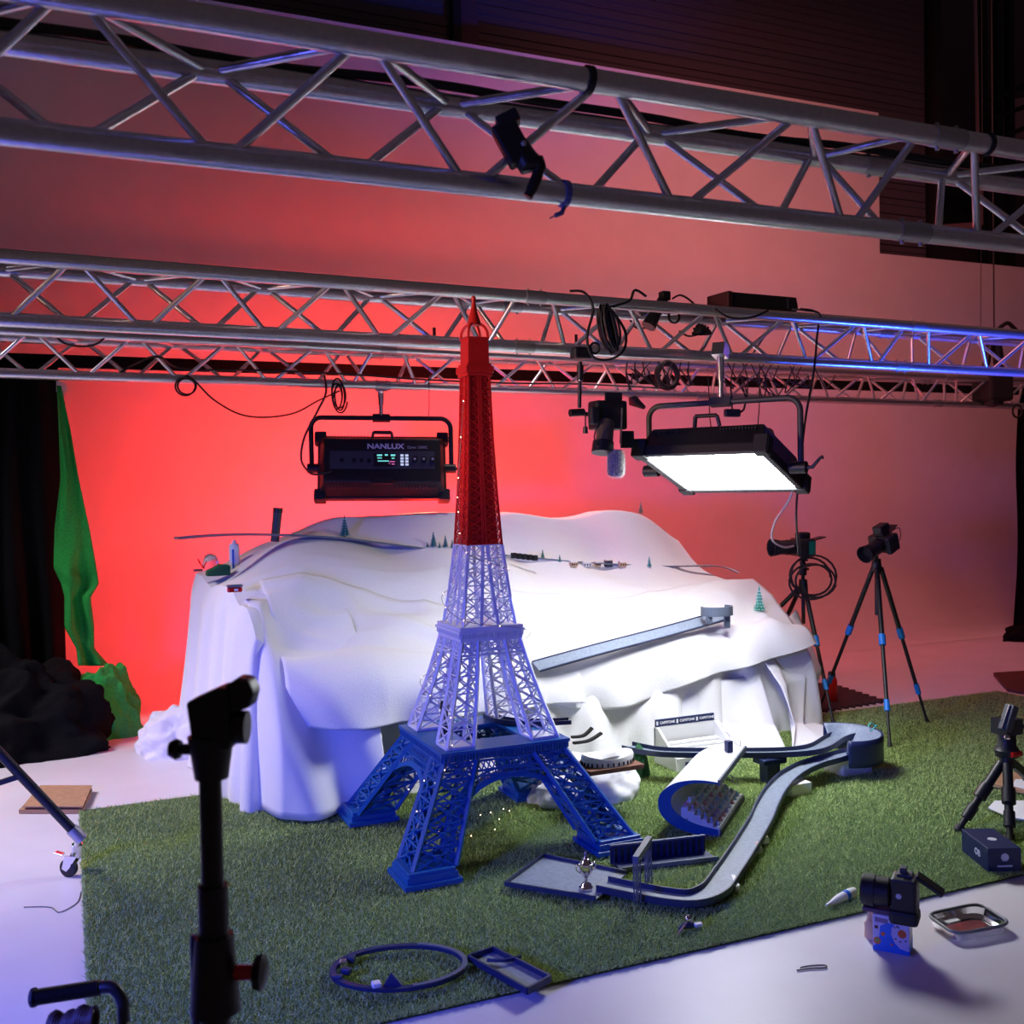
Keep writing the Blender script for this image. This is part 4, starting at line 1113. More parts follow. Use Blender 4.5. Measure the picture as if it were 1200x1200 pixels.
# low tripod at the right edge, fluid head
f3 = [G(1122,974,.012), G(1184,986,.012), G(1240,940,.012)]
ap3 = N(1180, 886, (f3[0]+f3[1]+f3[2]).y/3)
trS = tripod('short sturdy black tripod at the right edge behind the navy box', ap3, f3, (0.42, 0.72), r0=0.022, r1=0.014, blue=False, col=0.26, head=False)
b = MB(); b.lathe(ap3, [(0.05,0),(0.055,0.03),(0.04,0.05),(0.04,0.10),(0.03,0.12)], 18); b.box(ap3+V((0,0,0.14)), (0.10,0.09,0.07))
b.build('fluid_head', 'black', trS, smooth=40, world=True)
MB().bar(ap3+V((-0.05,-.03,0.13)), ap3+V((0.0,-.03,0.24)), 0.05, 0.035).build('plate', 'grey', trS, world=True, bevel=0.004)
MB().bar(ap3+V((-0.062,-.035,0.14)), ap3+V((-0.01,-.035,0.24)), 0.006, 0.03).build('plate_edge', 'chrome', trS, world=True)
MB().ball(ap3+V((-.045,-.04,.10)), 0.014, 10, 8).build('knob', 'chrome', trS, world=True)
b = MB().cyl(ap3+V((-.03,-.05,0.02)), ap3+V((0.03,-.05,0.02)), 0.012, n=10); b.build('red_lock', 'redglossy', trS, world=True)
MB().tube([ap3+V((0.04,0,.12)), ap3+V((0.12,-.03,.14)), ap3+V((0.22,-.06,.10))], 0.010, 8).build('pan_handle', 'black', trS, world=True)

# blurred stand in front
fs = D(246, 900, 1.62)
stn = thing('light_stand', 'black light stand with tilt head in the left foreground', 'stand', (fs.x, fs.y, 0))
b = MB(); b.cyl((fs.x, fs.y, 0.95), (fs.x, fs.y, 1.22), 0.0175, n=20); b.build('upper_tube', 'black', stn, smooth=40, world=True)
b = MB(); b.cyl((fs.x, fs.y, 0.10), (fs.x, fs.y, 0.98), 0.0235, n=20); b.build('lower_tube', 'black', stn, smooth=40, world=True)
col_ = MB().cyl((fs.x, fs.y, 0.78), (fs.x, fs.y, 0.90), 0.040, 0.030, n=20).build('collar', 'black', stn, smooth=40, world=True)
kp = V((fs.x, fs.y, 0.84))
MB().cyl(kp+CR*0.03, kp+CR*0.065, 0.012, n=12).build('knob_shaft', 'redglossy', col_, smooth=40, world=True)
MB().lathe(kp+CR*0.06, [(0.012,0),(0.026,0.004),(0.030,0.016),(0.018,0.022)], 8, CR).build('knob', 'black', col_, smooth=40, world=True)
MB().bar(kp-CR*0.032+V((0,0,-.10)), kp-CR*0.032+V((0,0,.06)), 0.012, 0.012).build('blue_lit_latch', mat('blue_lit_latch', (0.03,0.05,0.45), 0.4), col_, world=True, bevel=0.002)  # blue light along the stand's left edge is put into this colour
for k in range(3):
    a = radians(100+120*k); d_ = V((cos(a), sin(a), 0))
    b = MB().tube([(fs.x, fs.y, 0.74), V((fs.x, fs.y, 0))+d_*0.42+V((0,0,0.02))], 0.013, 10); b.tube([V((fs.x,fs.y,.22)), V((fs.x, fs.y, 0))+d_*0.25+V((0,0,0.30))], 0.008, 8)
    b.build('leg', 'black', stn, smooth=40, world=True)
def FS(px, py, d=1.62): return D(px, py, d)
b = MB().prism([FS(217,824,1.59), FS(259,805,1.59), FS(266,812,1.59), FS(270,880,1.59), FS(225,880,1.59)], CD*0.06); b.build('tilt_head', 'black', stn, bevel=0.005, world=True)
b = MB().prism([FS(263,806,1.60), FS(276,795,1.60), FS(290,797,1.60), FS(297,812,1.60), FS(292,830,1.60), FS(266,838,1.60)], CD*0.05); b.build('clamp', 'black', stn, bevel=0.005, world=True)
b = MB().cyl(FS(262,852,1.62), FS(290,852,1.62), 0.026, n=18); b.build('joint', 'black', stn, smooth=40, world=True)
b = MB().cyl(FS(247,862,1.62), FS(248,912,1.62), 0.036, 0.026, n=18); b.build('socket', 'black', stn, smooth=40, world=True)
b = MB().cyl(FS(230,878,1.62), FS(212,878,1.62), 0.009, n=12); b.lathe(FS(212,878,1.62), [(0.014,0),(0.017,0.008),(0.012,0.018)], 10, -CR); b.build('lock_knob', 'black', stn, smooth=40, world=True)

# rolling stand leg with caster on the left
rs = thing('rolling_stand', 'black tube stand leg with chrome swivel caster at the rug corner', 'stand', G(83,1024,0))
p0, p1 = D(-14, 868, 3.9), D(94, 982, 4.0)
MB().cyl(p0, p1, 0.019, n=16).build('leg', 'black', rs, smooth=40, world=True)
MB().bar(D(-12,921,3.9), D(22,910,3.93), 0.022, 0.018).build('brace', 'black', rs, world=True)
MB().cyl(p1-(p1-p0).normalized()*.05, p1+(p1-p0).normalized()*0.01, 0.024, n=16).build('sleeve', 'alu_dull', rs, smooth=40, world=True)
wc = G(81,1027,0); wc = V((wc.x, wc.y, 0.038))
ca = MB().bar(wc+V((0.035,0.02,0.03)), wc+V((0.035,0.02,0.09)), 0.045, 0.045).build('caster', 'chrome', rs, bevel=0.006, world=True)
wax = V((0.85,-0.5,0)).normalized()
wd = CR*0.25+CD*.97; wd.z = 0; wd.normalize()
MB().lathe(wc-wd*0.014, [(0.028,0),(0.038,0.004),(0.038,0.024),(0.028,0.028)], 24, wd).build('wheel', 'rubber', ca, smooth=40, world=True)
for s_ in (-0.019, 0.019):
    q = wc+wd*s_
    MB().prism([q+V((0,0,-.012)), q+CR*0.012, q+CR*0.045+V((0,0,0.05)), q-CR*0.005+V((0,0,0.055)), q-CR*0.018], wd*0.003).build('fork', 'chrome', ca, world=True)
MB().bar(wc+V((0,0,0.055))-CR*0.02, wc+V((0,0,0.065))-CR*0.055, 0.03, 0.006).build('brake_pedal', 'chrome', ca, bevel=0.002, world=True)
MB().cyl(wc+V((0.03,0.02,0.08)), p1, 0.011, n=10).build('stem', 'chrome', ca, smooth=40, world=True)

# cart handle bottom left
ch = thing('cart_handle', 'black ribbed cart handle at the bottom left corner', 'handle', D(95, 1175, 2.2))
ha, hb_ = D(40,1169,2.2), D(118,1157,2.2)
b = MB(); prof = []
Lh = (hb_-ha).length; ns = 30
for k in range(ns*2+1): prof.append((0.0175 if k % 2 else 0.0145, Lh*k/(ns*2)))
b.lathe(ha, [(0.020,-0.004),(0.020,0.003)]+prof, 14, (hb_-ha)); b.build('grip', 'rubber', ch, world=True)
MB().tube(smooth([hb_, D(133,1158,2.2), D(143,1172,2.2), D(145,1195,2.2), D(146,1240,2.2), D(148,1500,2.25)],6), 0.013, 10).build('tube', 'black', ch, smooth=True, world=True)
c0, c1_ = D(58,1204,2.15), D(112,1192,2.15); pts = []
for k in range(260):
    t = k/259; a = 2*pi*k/13
    pts.append(c0.lerp(c1_, t) + UP*(0.024*cos(a)) + CD*(0.024*sin(a)) + UP*0.012*noise.noise(V((t*5,0,0))))
MB().tube(pts, 0.0032, 5).build('coiled_cord', 'rope', ch, smooth=True, world=True)

# ================================================================== THINGS ON THE HILL
def Hs(px, py, lift=0.002):
    r = ray(px, py)
    for k in range(600):
        n = 5.22+k*0.0032; p = CAMPOS + r*(n/r.y)
        if p.z <= hz(p.x, p.y)+lift: return V((p.x, p.y, hz(p.x, p.y)+(lift if lift > .01 else 0)))
    return CAMPOS + r*(6.9/r.y)
def fir(label, px, py, hpx, kind, group='small model fir trees on the hill'):
    p = Hs(px, py, 0.05 if px > 880 else 0.002); d_ = (p-CAMPOS).dot(CD); h = hpx*d_/1200
    t = thing('model_fir_tree', label, 'model tree', p-V((0,0,0.003)), group)
    b = MB(); L = 7; sd = random.random()*9
    for k in range(L):
        z0 = h*(0.10+0.80*k/L); r0 = h*0.23*(1-k/L)+h*0.03; n = 11
        base = len(b.v)
        for i in range(n*2):
            a = pi*i/n; rr = r0*(1.0 if i % 2 else 0.62)*(1+.25*noise.noise(V((i*2.1,k,sd))))
            b.v.append(V((rr*cos(a), rr*sin(a), z0-h*0.02*(i%2))))
        b.v.append(V((0,0,z0+h*0.22))); top_ = len(b.v)-1
        for i in range(n*2): b.f.append((base+i, base+(i+1)%(n*2), top_))
        b.f.append(tuple(base+i for i in range(n*2))[::-1])
    b.build('foliage', {'d':'teal','m':'mint','f':'mint'}[kind], t)
    b = MB()
    for k in range(L):
        z0 = h*(0.10+0.80*k/L); r0 = h*0.24*(1-k/L)+h*0.03
        for i in range(7 if kind == 'd' else 11):
            a = 2*pi*i/ (7 if kind == 'd' else 11)+k; b.ball((r0*.85*cos(a), r0*.85*sin(a), z0+h*.01), h*0.022, 5, 4)
    b.build('frost', 'frost', t)
    MB().cyl((0,0,0), (0,0,h*0.14), h*0.035, n=8).build('trunk', 'wood', t)
    MB().cyl((0,0,0), (0,0,h*0.03), h*0.12, n=12).build('stand', 'frost', t)
    return t
for label, px, py, h, k in (
    ('dark teal model fir tree standing alone on the upper left of the hill', 404, 629, 27, 'd'),
    ('tallest dark model fir tree of the row left of the tower', 508, 641, 19, 'd'),
    ('second tallest dark model fir tree of the row left of the tower', 522, 641, 15, 'd'),
    ('short dark model fir tree between the tower and the taller firs', 530, 642, 11, 'd'),
    ('short dark model fir tree right beside the tower shaft', 537, 643, 10, 'd'),
    ('tiny dark model fir tree at the left end of the row', 501, 641, 7, 'd'),
    ('tiny dark model fir tree between the two tallest firs', 515, 642, 8, 'd'),
    ('frosted model fir tree on the top ridge of the hill', 751, 602, 15, 'f'),
    ('small teal model fir tree right of the black model train', 636, 655, 12, 'd'),
    ('small teal model fir tree left of the pale model houses', 656, 658, 9, 'd'),
    ('small mint model fir tree right of the model houses', 761, 664, 13, 'm'),
    ('large mint frosted model fir tree on the right slope of the hill', 890, 717, 31, 'm')):
    fir(label, px, py, h, k)
# upper race track along the shelf
USH = [(0.05,0.0),(0.05,0.020),(0.044,0.020),(0.044,0.006),(-0.044,0.006),(-0.044,0.020),(-0.05,0.020),(-0.05,0.0)]
def track(label, pts, surf='track', rail='trackedge', w=0.05, hgt=0.022, supports=(), k=6, group=None, up=UP, closed=False):
    p = smooth(pts, k, closed); o = p[len(p)//2]
    t = thing('race_track', label, 'race track', (o.x, o.y, 0), group)
    MB().sweep(p, [(w,0.0),(w,0.007),(-w,0.007),(-w,0.0)][::-1], closed=closed, up=up).build('roadway', surf, t, world=True)
    for s_ in (-1,1):
        MB().sweep(p, [(s_*w-.003,0.0),(s_*w+.003,0.0),(s_*w+.003,hgt),(s_*w-.003,hgt)][::-1], closed=closed, up=up).build('side_rail', rail, t, world=True)
    for q in supports:
        MB().box((q.x, q.y, q.z/2), (0.06,0.06,max(q.z,0.01))).build('support', 'trackgrey', t, world=True)
    b = MB()
    return t
track('dark grey model race track running over the left shoulder of the hill', [N(207,632,6.15), N(262,628,6.2), N(330,628,6.25), N(400,632,6.28), N(450,638,6.3), N(500,644,6.3), N(560,648,6.3)], 'trackgrey', 'trackgrey', hgt=0.012)
track('thin grey model race track across the right half of the hill shelf', [N(560,648,6.3), N(625,654,6.3), N(690,660,6.28), N(780,664,6.25), N(840,664,6.2), N(866,672,6.1)], 'whitep', 'track', hgt=0.008, w=0.022)
lo = [(628,782),(700,762),(780,741),(848,722)]
def Hlift(x, y, z=0.03):
    return N(x, y, 5.20+0.0008*(x-628))
track('grey model race track sloping down the hill front to the tower', [Hlift(x, y) for x, y in lo], 'track', 'trackedge', hgt=0.013, w=0.042, up=V((0.1,-0.5,0.86)))
# half ring on two legs
hc = N(840, 716, 5.30)
hr = thing('curved_track_stand', 'grey half-ring track piece on two legs on the right slope', 'track piece', hc)
b = MB(); pts = [hc+V((0.10*cos(a), 0.075*sin(a), 0.0)) for a in [radians(150+ 240*k/20) for k in range(21)]]
b.sweep(pts, [(-.006,-.02),(.006,-.02),(.006,.03),(-.006,.03)]); b.build('curved_wall', 'trackgrey', hr, world=True)
b = MB().sweep(pts, [(-.03,-.026),(.006,-.026),(.006,-.018),(-.03,-.018)]); b.build('curved_floor', 'trackgrey', hr, world=True)
for x, y0, y1 in ((831,714,731),(852,716,736)):
    MB().bar(N(x,y0,5.27), N(x,y1,5.27), 0.035, 0.02).build('leg', 'trackgrey', hr, world=True)
tr = thing('model_train', 'small black model train on the shelf right of the tower shaft', 'model train', N(608, 652, 6.2))
for k in range(5):
    a = N(602+6.2*k, 651+0.7*k, 6.15)
    MB().box(a, (0.030,0.035,0.036)).build('carriage', 'blackmat', tr, bevel=0.003, world=True)
for i, (px, w_, m_, lb) in enumerate(((672,.05,'yellowish','pale orange model house nearest the short fir on the shelf'), (687,.06,'whitep','pale model house second from the left on the shelf'), (700,.04,'yellowish','small cream model house beside the dark house'), (713,.05,'grey','dark windowed model house on the shelf'), (729,.05,'yellowish','cream model house at the right end of the house row'))):
    p = Hs(px, 664-0.2*(i==0)); h_ = 0.03 if m_ != 'grey' else 0.045
    t = thing('model_house', lb, 'model house', p, 'model houses on the hill shelf')
    MB().box((0,0,h_/2), (w_,0.035,h_)).build('wall', m_, t)
    MB().prism([(-w_/2,-0.022,h_),(-w_/2,0.022,h_),(-w_/2,0,h_+.014)], (w_,0,0)).build('roof', 'whitep', t)
    b = MB()
    for j in range(3): b.box((-w_/3+w_/3*j, -0.018, h_*.5), (0.008,0.002,0.012))
    b.build('window', 'blackmat', t)
p = N(322, 629, 6.45); t = thing('dark_tube', 'upright dark grey tube behind the upper track on the hill', 'tube', p)
MB().cyl((0,0,-.03), (0.022,0,0.165), 0.026, 0.028, n=18).build('body', 'grey', t, smooth=40)
MB().cyl((0.022,0,0.150), (0.024,0,0.18), 0.030, n=18).build('cap', 'black', t, smooth=40)
p = N(275, 668, 6.5); t = thing('spray_can', 'white spray can behind the left edge of the hill', 'can', p)
MB().lathe((0,0,0), [(0.030,-.05),(0.032,0.0),(0.032,0.15),(0.022,0.165)], 20).build('body', 'whitep', t, smooth=40)
MB().lathe((0,0,0.165), [(0.012,0),(0.012,0.018),(0.006,0.022)], 14).build('nozzle', 'paper', t, smooth=40)
MB().box((-.012,-.031,.07), (0.012,0.004,0.12)).build('label_stripe', 'lightblue', t)
p = N(256, 672, 6.3); t = thing('green_model_hill', 'green wedge of model scenery on the left edge of the table', 'model scenery', p)
MB().prism([(-.065,0,-.015),(.07,0,-.015),(.07,0,.045),(.02,0,.05),(-.06,0,.015)], (0,.10,0)).build('wedge', 'greencloth', t, bevel=.004)
p = N(238, 664, 6.4); t = thing('red_model_crane', 'small red toy bracket on the left corner of the table', 'toy', p)
b = MB(); b.bar((-.03,0,0.05),(0,0,-.01),.006); b.bar((0,0,-.01),(0.02,0,.03),.006); b.bar((-.03,0,.05),(-.02,0,.02),.005); b.build('arm', 'redglossy', t)
MB().box((-.03,0,-.02),(0.05,.03,.012)).build('foot', 'grey', t)
t = thing('plastic_dome', 'small clear plastic dome on the left corner of the table', 'toy', N(247, 662, 6.5))
MB().lathe((0,0,-.02), [(0.05,0),(0.048,0.04),(0.035,0.075),(0.012,0.09)], 20).build('dome', mat('clear_plastic', (0.9,0.85,0.88), 0.1, trans=0.9), t, smooth=True)
p = N(275, 691, 5.55); t = thing('toy_car', 'small red and white toy car on the left slope of the hill', 'toy car', p)
MB().box((0,0,0), (0.075,0.04,0.025)).build('body', 'redglossy', t, bevel=.005)
MB().box((0,0,0.02), (0.08,0.045,0.012)).build('roof', 'trackgrey', t, bevel=.003)
MB().box((0.005,-.021,0.0), (0.02,0.003,0.012)).build('sticker', 'whitep', t)

# ================================================================== ON THE TOWER DECK
dz_ = TZ+0.463
def Dk(px, py, z=dz_+.02): return G(px, py, z)
b = [N(573,828,4.62)+V((0,0,0)), N(588,842,4.5), N(612,852,4.42), N(640,856,4.36), N(668,856,4.33)]
track('dark grey curved track piece lying on the blue tower deck', [V((q.x,q.y,dz_+0.004)) for q in b], 'trackgrey', 'trackedge', w=0.03, hgt=0.020)
p = V((TC.x-.12, TC.y-.17, dz_)); p = Dk(521,862,dz_)
t = thing('black_post', 'small black post standing on the blue tower deck', 'post', p)
MB().cyl((0,0,0), (0,0,0.13), 0.017, n=14).build('shaft', 'black', t, smooth=40)
MB().cyl((0,0,0.12), (0.008,0,0.155), 0.022, n=14).build('cap', 'black', t, smooth=40)
for i, (pp, lb) in enumerate(((((670,864),(684,862),(694,853)), 'short curved black rail beyond the right side of the tower deck'), (((672,871),(690,868),(705,859)), 'longer curved black rail beyond the right side of the tower deck'))):
    pts = [N(x, y, 4.75) for x, y in pp]
    o = MB().sweep(smooth(pts, 6), [(-.012,-.005),(.012,-.005),(.012,.006),(-.012,.006)]).build('curved_rail', 'blackmat'); tag(o, lb, 'track piece')

# ================================================================== FLOOR TRACK AND STANDS
fl_pts = [(706,1040,.035),(740,1047,.035),(785,1055,.035),(815,1056,.035),(838,1046,.035),(853,1026,.035),(868,1004,.04),(884,978,.045),(893,962,.05),(899,948,.055),(909,930,.065),(926,912,.08),(950,899,.10),(980,890,.115),(1004,884,.13)]
tk = track('long grey race track winding over the grass to the curved bucket', [G(x,y,z) for x,y,z in fl_pts], hgt=0.028, w=0.052)
for (x,y,z) in ((932,915,.075),):
    q = G(x,y,z); MB().box((q.x,q.y,q.z/2), (0.13,0.10,q.z*0.95)).build('support', 'whitep', tk, world=True, bevel=.004)
rt_pts = [(735,877,.155),(765,883,.15),(800,885,.15),(850,885,.15),(900,885,.15),(940,883,.15),(962,878,.15),(980,867,.155),(996,862,.16)]
tk2 = track('straight raised grey race track leading to the curved bucket', [G(x,y,z) for x,y,z in rt_pts], hgt=0.028, w=0.052)
q = G(902,886,.15)
MB().box((q.x,q.y,0.075), (0.085,0.07,0.145)).build('support', 'navy', tk2, world=True, bevel=.005)
MB().box((q.x,q.y,0.13), (0.15,0.10,0.03)).build('support_head', 'navy', tk2, world=True, bevel=.006)
# curved bucket
bc = G(987, 876, .14)
bk = thing('curved_track_bucket', 'deep curved grey track bucket at the right end of the race track', 'track piece', (bc.x, bc.y, 0))
def bkt(u, v):
    a = radians(-100 + 200*u) ; r_ = 0.115 + 0.06*v + 0.03*v*v; z = 0.115+0.005 + 0.105*v**1.6
    a2 = a + radians(-23.5)*0
    q = bc + CR*(r_*1.0*cos(a)) - V((CR.y,-CR.x,0))*(r_*1.05*sin(a)); return V((q.x, q.y, z))
b = MB().grid(bkt, 40, 12); b.build('banked_wall', 'track', bk, world=True, smooth=True, solid=0.006)
def bo(u, v):
    q = bkt(u, 1.0); c_ = V((bc.x, bc.y, 0)); o = V((q.x-bc.x, q.y-bc.y, 0)).normalized(); return V((q.x+o.x*.01, q.y+o.y*.01, 0.085+(q.z+.004-0.085)*v))
MB().grid(bo, 40, 4).build('outer_wall', 'navy', bk, world=True, smooth=True, solid=0.005)
def bfl(u, v):
    a = radians(-100+200*u); r_ = 0.12*v; q = bc + CR*(r_*cos(a)) - V((CR.y,-CR.x,0))*(r_*1.05*sin(a)); return V((q.x,q.y,0.12))
MB().grid(bfl, 30, 4).build('bucket_floor', 'track', bk, world=True, solid=0.006)
MB().box((bc.x+.02, bc.y-.02, 0.055), (0.20,0.16,0.10)).build('support', 'whitep', bk, world=True, bevel=.004)
fw = thing('foil_scrap', 'small crumpled clear foil at the rim of the curved bucket', 'foil', bkt(0.6,1.0))
MB().tube(smooth([(-.03,0,.01),(0,.01,.03),(.03,0,.005),(0.01,-.02,.02),(-.02,-.01,-.01)],4), 0.004, 5).build('twist', 'mint', fw)

# white grandstand with sponsor board
gp = G(795, 906, GR); gx = V((1,0,0)); 
gs = thing('white_grandstand', 'white stepped model grandstand with a blue sponsor board', 'model grandstand', gp)
W_ = 0.41
NR = 5
for k in range(NR):
    MB().box((W_/2, 0.05+0.036*k, 0.05+0.016*k), (W_-.03, 0.036, 0.012)).build('step', 'whitep', gs)
MB().prism([(0.0,0.02,0.0),(0.0,0.24,0.0),(0.0,0.25,0.20),(0.0,0.21,0.20),(0.0,0.03,0.075)], (0.014,0,0)).build('side_wall', 'whitep', gs)
MB().prism([(W_-.014,0.02,0.0),(W_-.014,0.24,0.0),(W_-.014,0.25,0.20),(W_-.014,0.21,0.20),(W_-.014,0.03,0.075)], (0.014,0,0)).build('side_wall', 'whitep', gs)
MB().box((W_/2, 0.245, 0.10), (W_, 0.014, 0.20)).build('back_wall', 'whitep', gs)
MB().box((W_/2, 0.03, 0.035), (W_-.02, 0.012, 0.07)).build('front_wall', 'whitep', gs)
sg = MB().box((W_/2, 0.245, 0.225), (W_-.01, 0.012, 0.042)).build('sponsor_board', 'navy', gs, bevel=.002)
for k in range(3):
    x = 0.07+0.135*k
    mt_ = Matrix.Translation((x+.012, 0.2385, 0.225)) @ Matrix.Rotation(pi/2, 4, 'X')
    text('lettering', 'CAPSTONE', 0.020, mt_, 'text_white', sg, bold=True)
    MB().box((x-.056, 0.238, 0.225), (0.012, 0.003, 0.022)).build('emblem', 'text_white', sg)
b = MB()
for z0, z1_ in ((0.24,0.09),): b.bar((W_+.004,.24,.215),(W_+.004,.0,.10),.006); b.bar((W_+.004,.24,.20),(W_+.004,.0,.085),.004)
for k in range(6): b.bar((W_+.004,.24-.06*k,.215-.02*k),(W_+.004,.24-.06*k,.185-.02*k),.004)
b.build('railing', 'whitep', gs)
b = MB().box((0.10,0.012,0.03),(0.09,0.004,0.04)); b.build('front_board', 'navy', gs)

# blue shell grandstand : C shaped shell
g0 = G(842, 980, GR); g1 = G(868, 940, GR); ax_ = (g1-g0); ax_.z = 0; ax_ *= 1.05
lx = (G(775, 977, GR)-g0); lx.z = 0; lx.normalize()     # towards the closed back of the shell
sh = thing('shell_grandstand', 'blue and white curved shell grandstand with rows of spectators', 'model grandstand', g0)
prof = [(0.0,0.245),(0.06,0.252),(0.12,0.250),(0.18,0.235),(0.225,0.205),(0.25,0.165),(0.25,0.115),(0.225,0.07),(0.17,0.03),(0.10,0.008),(0.0,0.0)]
inner = [(0,.236),(.06,.240),(.115,.234),(.155,.216),(.185,.188),(.198,.155),(.192,.122),(.165,.09),(.125,.065),(.07,.045),(0,.03)]
def cs(p): return lx*p[0]*1.06 + V((0,0,p[1]))
op = smooth([cs(p) for p in prof], 4); ip = smooth([cs(p) for p in inner], 4)
b = MB(); n = len(op); axt = ax_*1.0
def ext(p):  # roof is longer than the base
    return axt*(1.0+0.18*max(0,(p.z-.10))/.15)
for i in range(n-1):
    P = [op[i], op[i+1], ip[i+1], ip[i]]
    b.quadbox([P[0],P[1],P[2],P[3], P[0]+ext(P[0]),P[1]+ext(P[1]),P[2]+ext(P[2]),P[3]+ext(P[3])])
# outer skin white roof, blue end rim as separate parts
b.build('roof_shell', 'whitep', sh)
b = MB()
off = -axt.normalized()*0.004
for i in range(n-1):
    P = [op[i]+off, op[i+1]+off, ip[i+1]+off, ip[i]+off]
    b.quadbox(P + [p-off*.9 for p in P])
b.build('end_rim', 'blue', sh)
b = MB()
for i in range(n//2+4, n-1):
    o1, o2 = (V((0,0,0))), 0
    P = [op[i]*1.0+lx*0.002-V((0,0,.001)), op[i+1]+lx*0.002-V((0,0,.001))]
    b.quadbox([P[0],P[1],P[1]+V((0,0,.003)),P[0]+V((0,0,.003)), P[0]+ext(P[0]),P[1]+ext(P[1]),P[1]+ext(P[1])+V((0,0,.003)),P[0]+ext(P[0])+V((0,0,.003))])
b.build('lower_shell', 'blue', sh)
MB().prism([ip[k]+axt*0.98 for k in range(14, n, 2)] + [ip[n-1]+axt*.98, V((0,0,0.10))+lx*0.10+axt*.98], axt.normalized()*0.004).build('side_panel', 'greenwall', sh)
crowd = [mat('crowd_%d' % k, c, 0.8) for k, c in enumerate(((0.75,0.6,0.52),(0.45,0.55,0.7),(0.8,0.8,0.82),(0.75,0.35,0.33),(0.4,0.65,0.62),(0.55,0.5,0.7)))]
for r_ in range(6):
    x = 0.15-0.028*r_; z = 0.125-0.017*r_
    MB().prism([lx*(x+.015)+V((0,0,z-.05)), lx*(x-.015)+V((0,0,z-.05)), lx*(x-.015)+V((0,0,z)), lx*(x+.015)+V((0,0,z))], axt*0.97).build('seat_row', 'whitep', sh)
    for c_ in range(8):
        q = lx*(x) + axt*(0.06+0.12*c_) + V((0,0,z))
        b = MB(); b.tube([q, q+V((0,0,0.008))], [0.011,0.009], 6); b.ball(q+V((0,0,0.015)), 0.007, 6, 4)
        o = b.build('spectator', crowd[random.randrange(6)], sh)
b = MB()
for zz in (0.075, 0.10):
    b.bar(axt*1.02+V((0,0,zz))+lx*0.02, axt*1.02+V((0,0,zz+.08))+lx*0.15, 0.004)
for k in range(6): b.bar(axt*1.02+V((0,0,.075+.016*k))+lx*(0.02+.026*k), axt*1.02+V((0,0,.10+.016*k))+lx*(0.02+.026*k), 0.003)
b.build('railing', 'whitep', sh)
MB().bar(V((0,0,.012))-lx*.006, axt*1.02+V((0,0,.012))-lx*.006, 0.012, 0.03).build('front_edge', 'grey', sh)
MB().bar(op[0]+V((0,0,-.004))-lx*.004, op[0]+ext(op[0])+V((0,0,-.004))-lx*.004, 0.010, 0.028).build('roof_edge', 'trackgrey', sh)
q = G(845, 893, .25)
t = thing('roof_box', 'small navy box standing on the white shell roof', 'model part', V((g0.x,g0.y,0))+lx*0.055+axt*0.95+V((0,0,g0.z+.252)))
MB().box((0,0,0.028), (0.032,0.032,0.056)).build('case', 'navy', t, bevel=.003)

# stadium model on brown board
sp0 = G(712, 905, .20)
cu_o = heap('floor_cushion', 'white lumpy fabric cushion on the grass behind the tower foot', 'cushion', 'sheet', (G(700,945,0).x, G(700,935,0).y+.02, GR), (0.30, 0.20, 0.215), 6.4, 0.16, 1.6, nu=90, nv=40)
sd_ = thing('stadium_model', 'white oval stadium model on a brown board on the cushion', 'model stadium', V((sp0.x, sp0.y, 0.235)))
MB().box((0.0,0,0), (0.30,0.20,0.022)).build('base_board', 'wood', sd_, bevel=.002)
b = MB(); NA = 40
prof = [(1.0,0.012),(1.03,0.045),(0.98,0.058),(0.62,0.048),(0.46,0.030),(0.46,0.012)]
base = 0
for j, (k_, z) in enumerate(prof):
    for i in range(NA):
        a = 2*pi*i/NA; b.v.append(V((0.135*k_*cos(a), 0.088*k_*sin(a), z+0.008*cos(2*a))))
for j in range(len(prof)-1):
    for i in range(NA):
        l = (i+1)%NA; b.f.append((j*NA+i, j*NA+l, (j+1)*NA+l, (j+1)*NA+i))
b.build('roof_ring', 'whitep', sd_, smooth=30)
b = MB()
for i in range(30):
    a = 2*pi*i/30; b.box((0.139*cos(a), 0.091*sin(a), 0.024), (0.006,0.006,0.018), Matrix.Rotation(a,3,'Z'))
b.build('colonnade', 'blackmat', sd_)
MB().box((0,0,0.018), (0.10,0.06,0.004)).build('pitch', 'grey', sd_)
p = G(752, 895, .12)
b = heap('dark_green_pouch', 'dark green fabric pouch beside the cushion', 'pouch', 'greencloth', (G(752,915,0).x+.02, G(752,915,0).y+.05, GR), (0.05,0.05,0.16), 2.0, 0.2, 1.5, nu=40, nv=20)

# start plate, trophy, gate, trays
def plate(name, label, cat, corners, z, m, rim, rimh, th=0.006):
    c = sum((V(G(x,y,z)) for x, y in corners), V((0,0,0)))/len(corners)
    t = thing(name, label, cat, (c.x, c.y, GR))
    P = [G(x,y,z) for x, y in corners]
    MB().prism([V((q.x,q.y,z-th)) for q in P], (0,0,th)).build('base', m, t, world=True)
    for i in rim[0]:
        a, d_ = P[i], P[(i+1)%len(P)]
        MB().bar((a.x,a.y,z+rimh/2-.004), (d_.x,d_.y,z+rimh/2-.004), 0.008, rimh).build('rim', rim[1], t, world=True)
    return t
plate('start_plate', 'wide flat grey start plate with navy rims on the grass', 'track piece', [(592,1037),(637,1004),(734,1024),(698,1054)], 0.036, 'track', ((0,1,3),'trackedge'), 0.018)
tp = G(687, 1042, .037)
t = thing('trophy', 'small silver trophy cup standing on the start plate', 'trophy', tp)
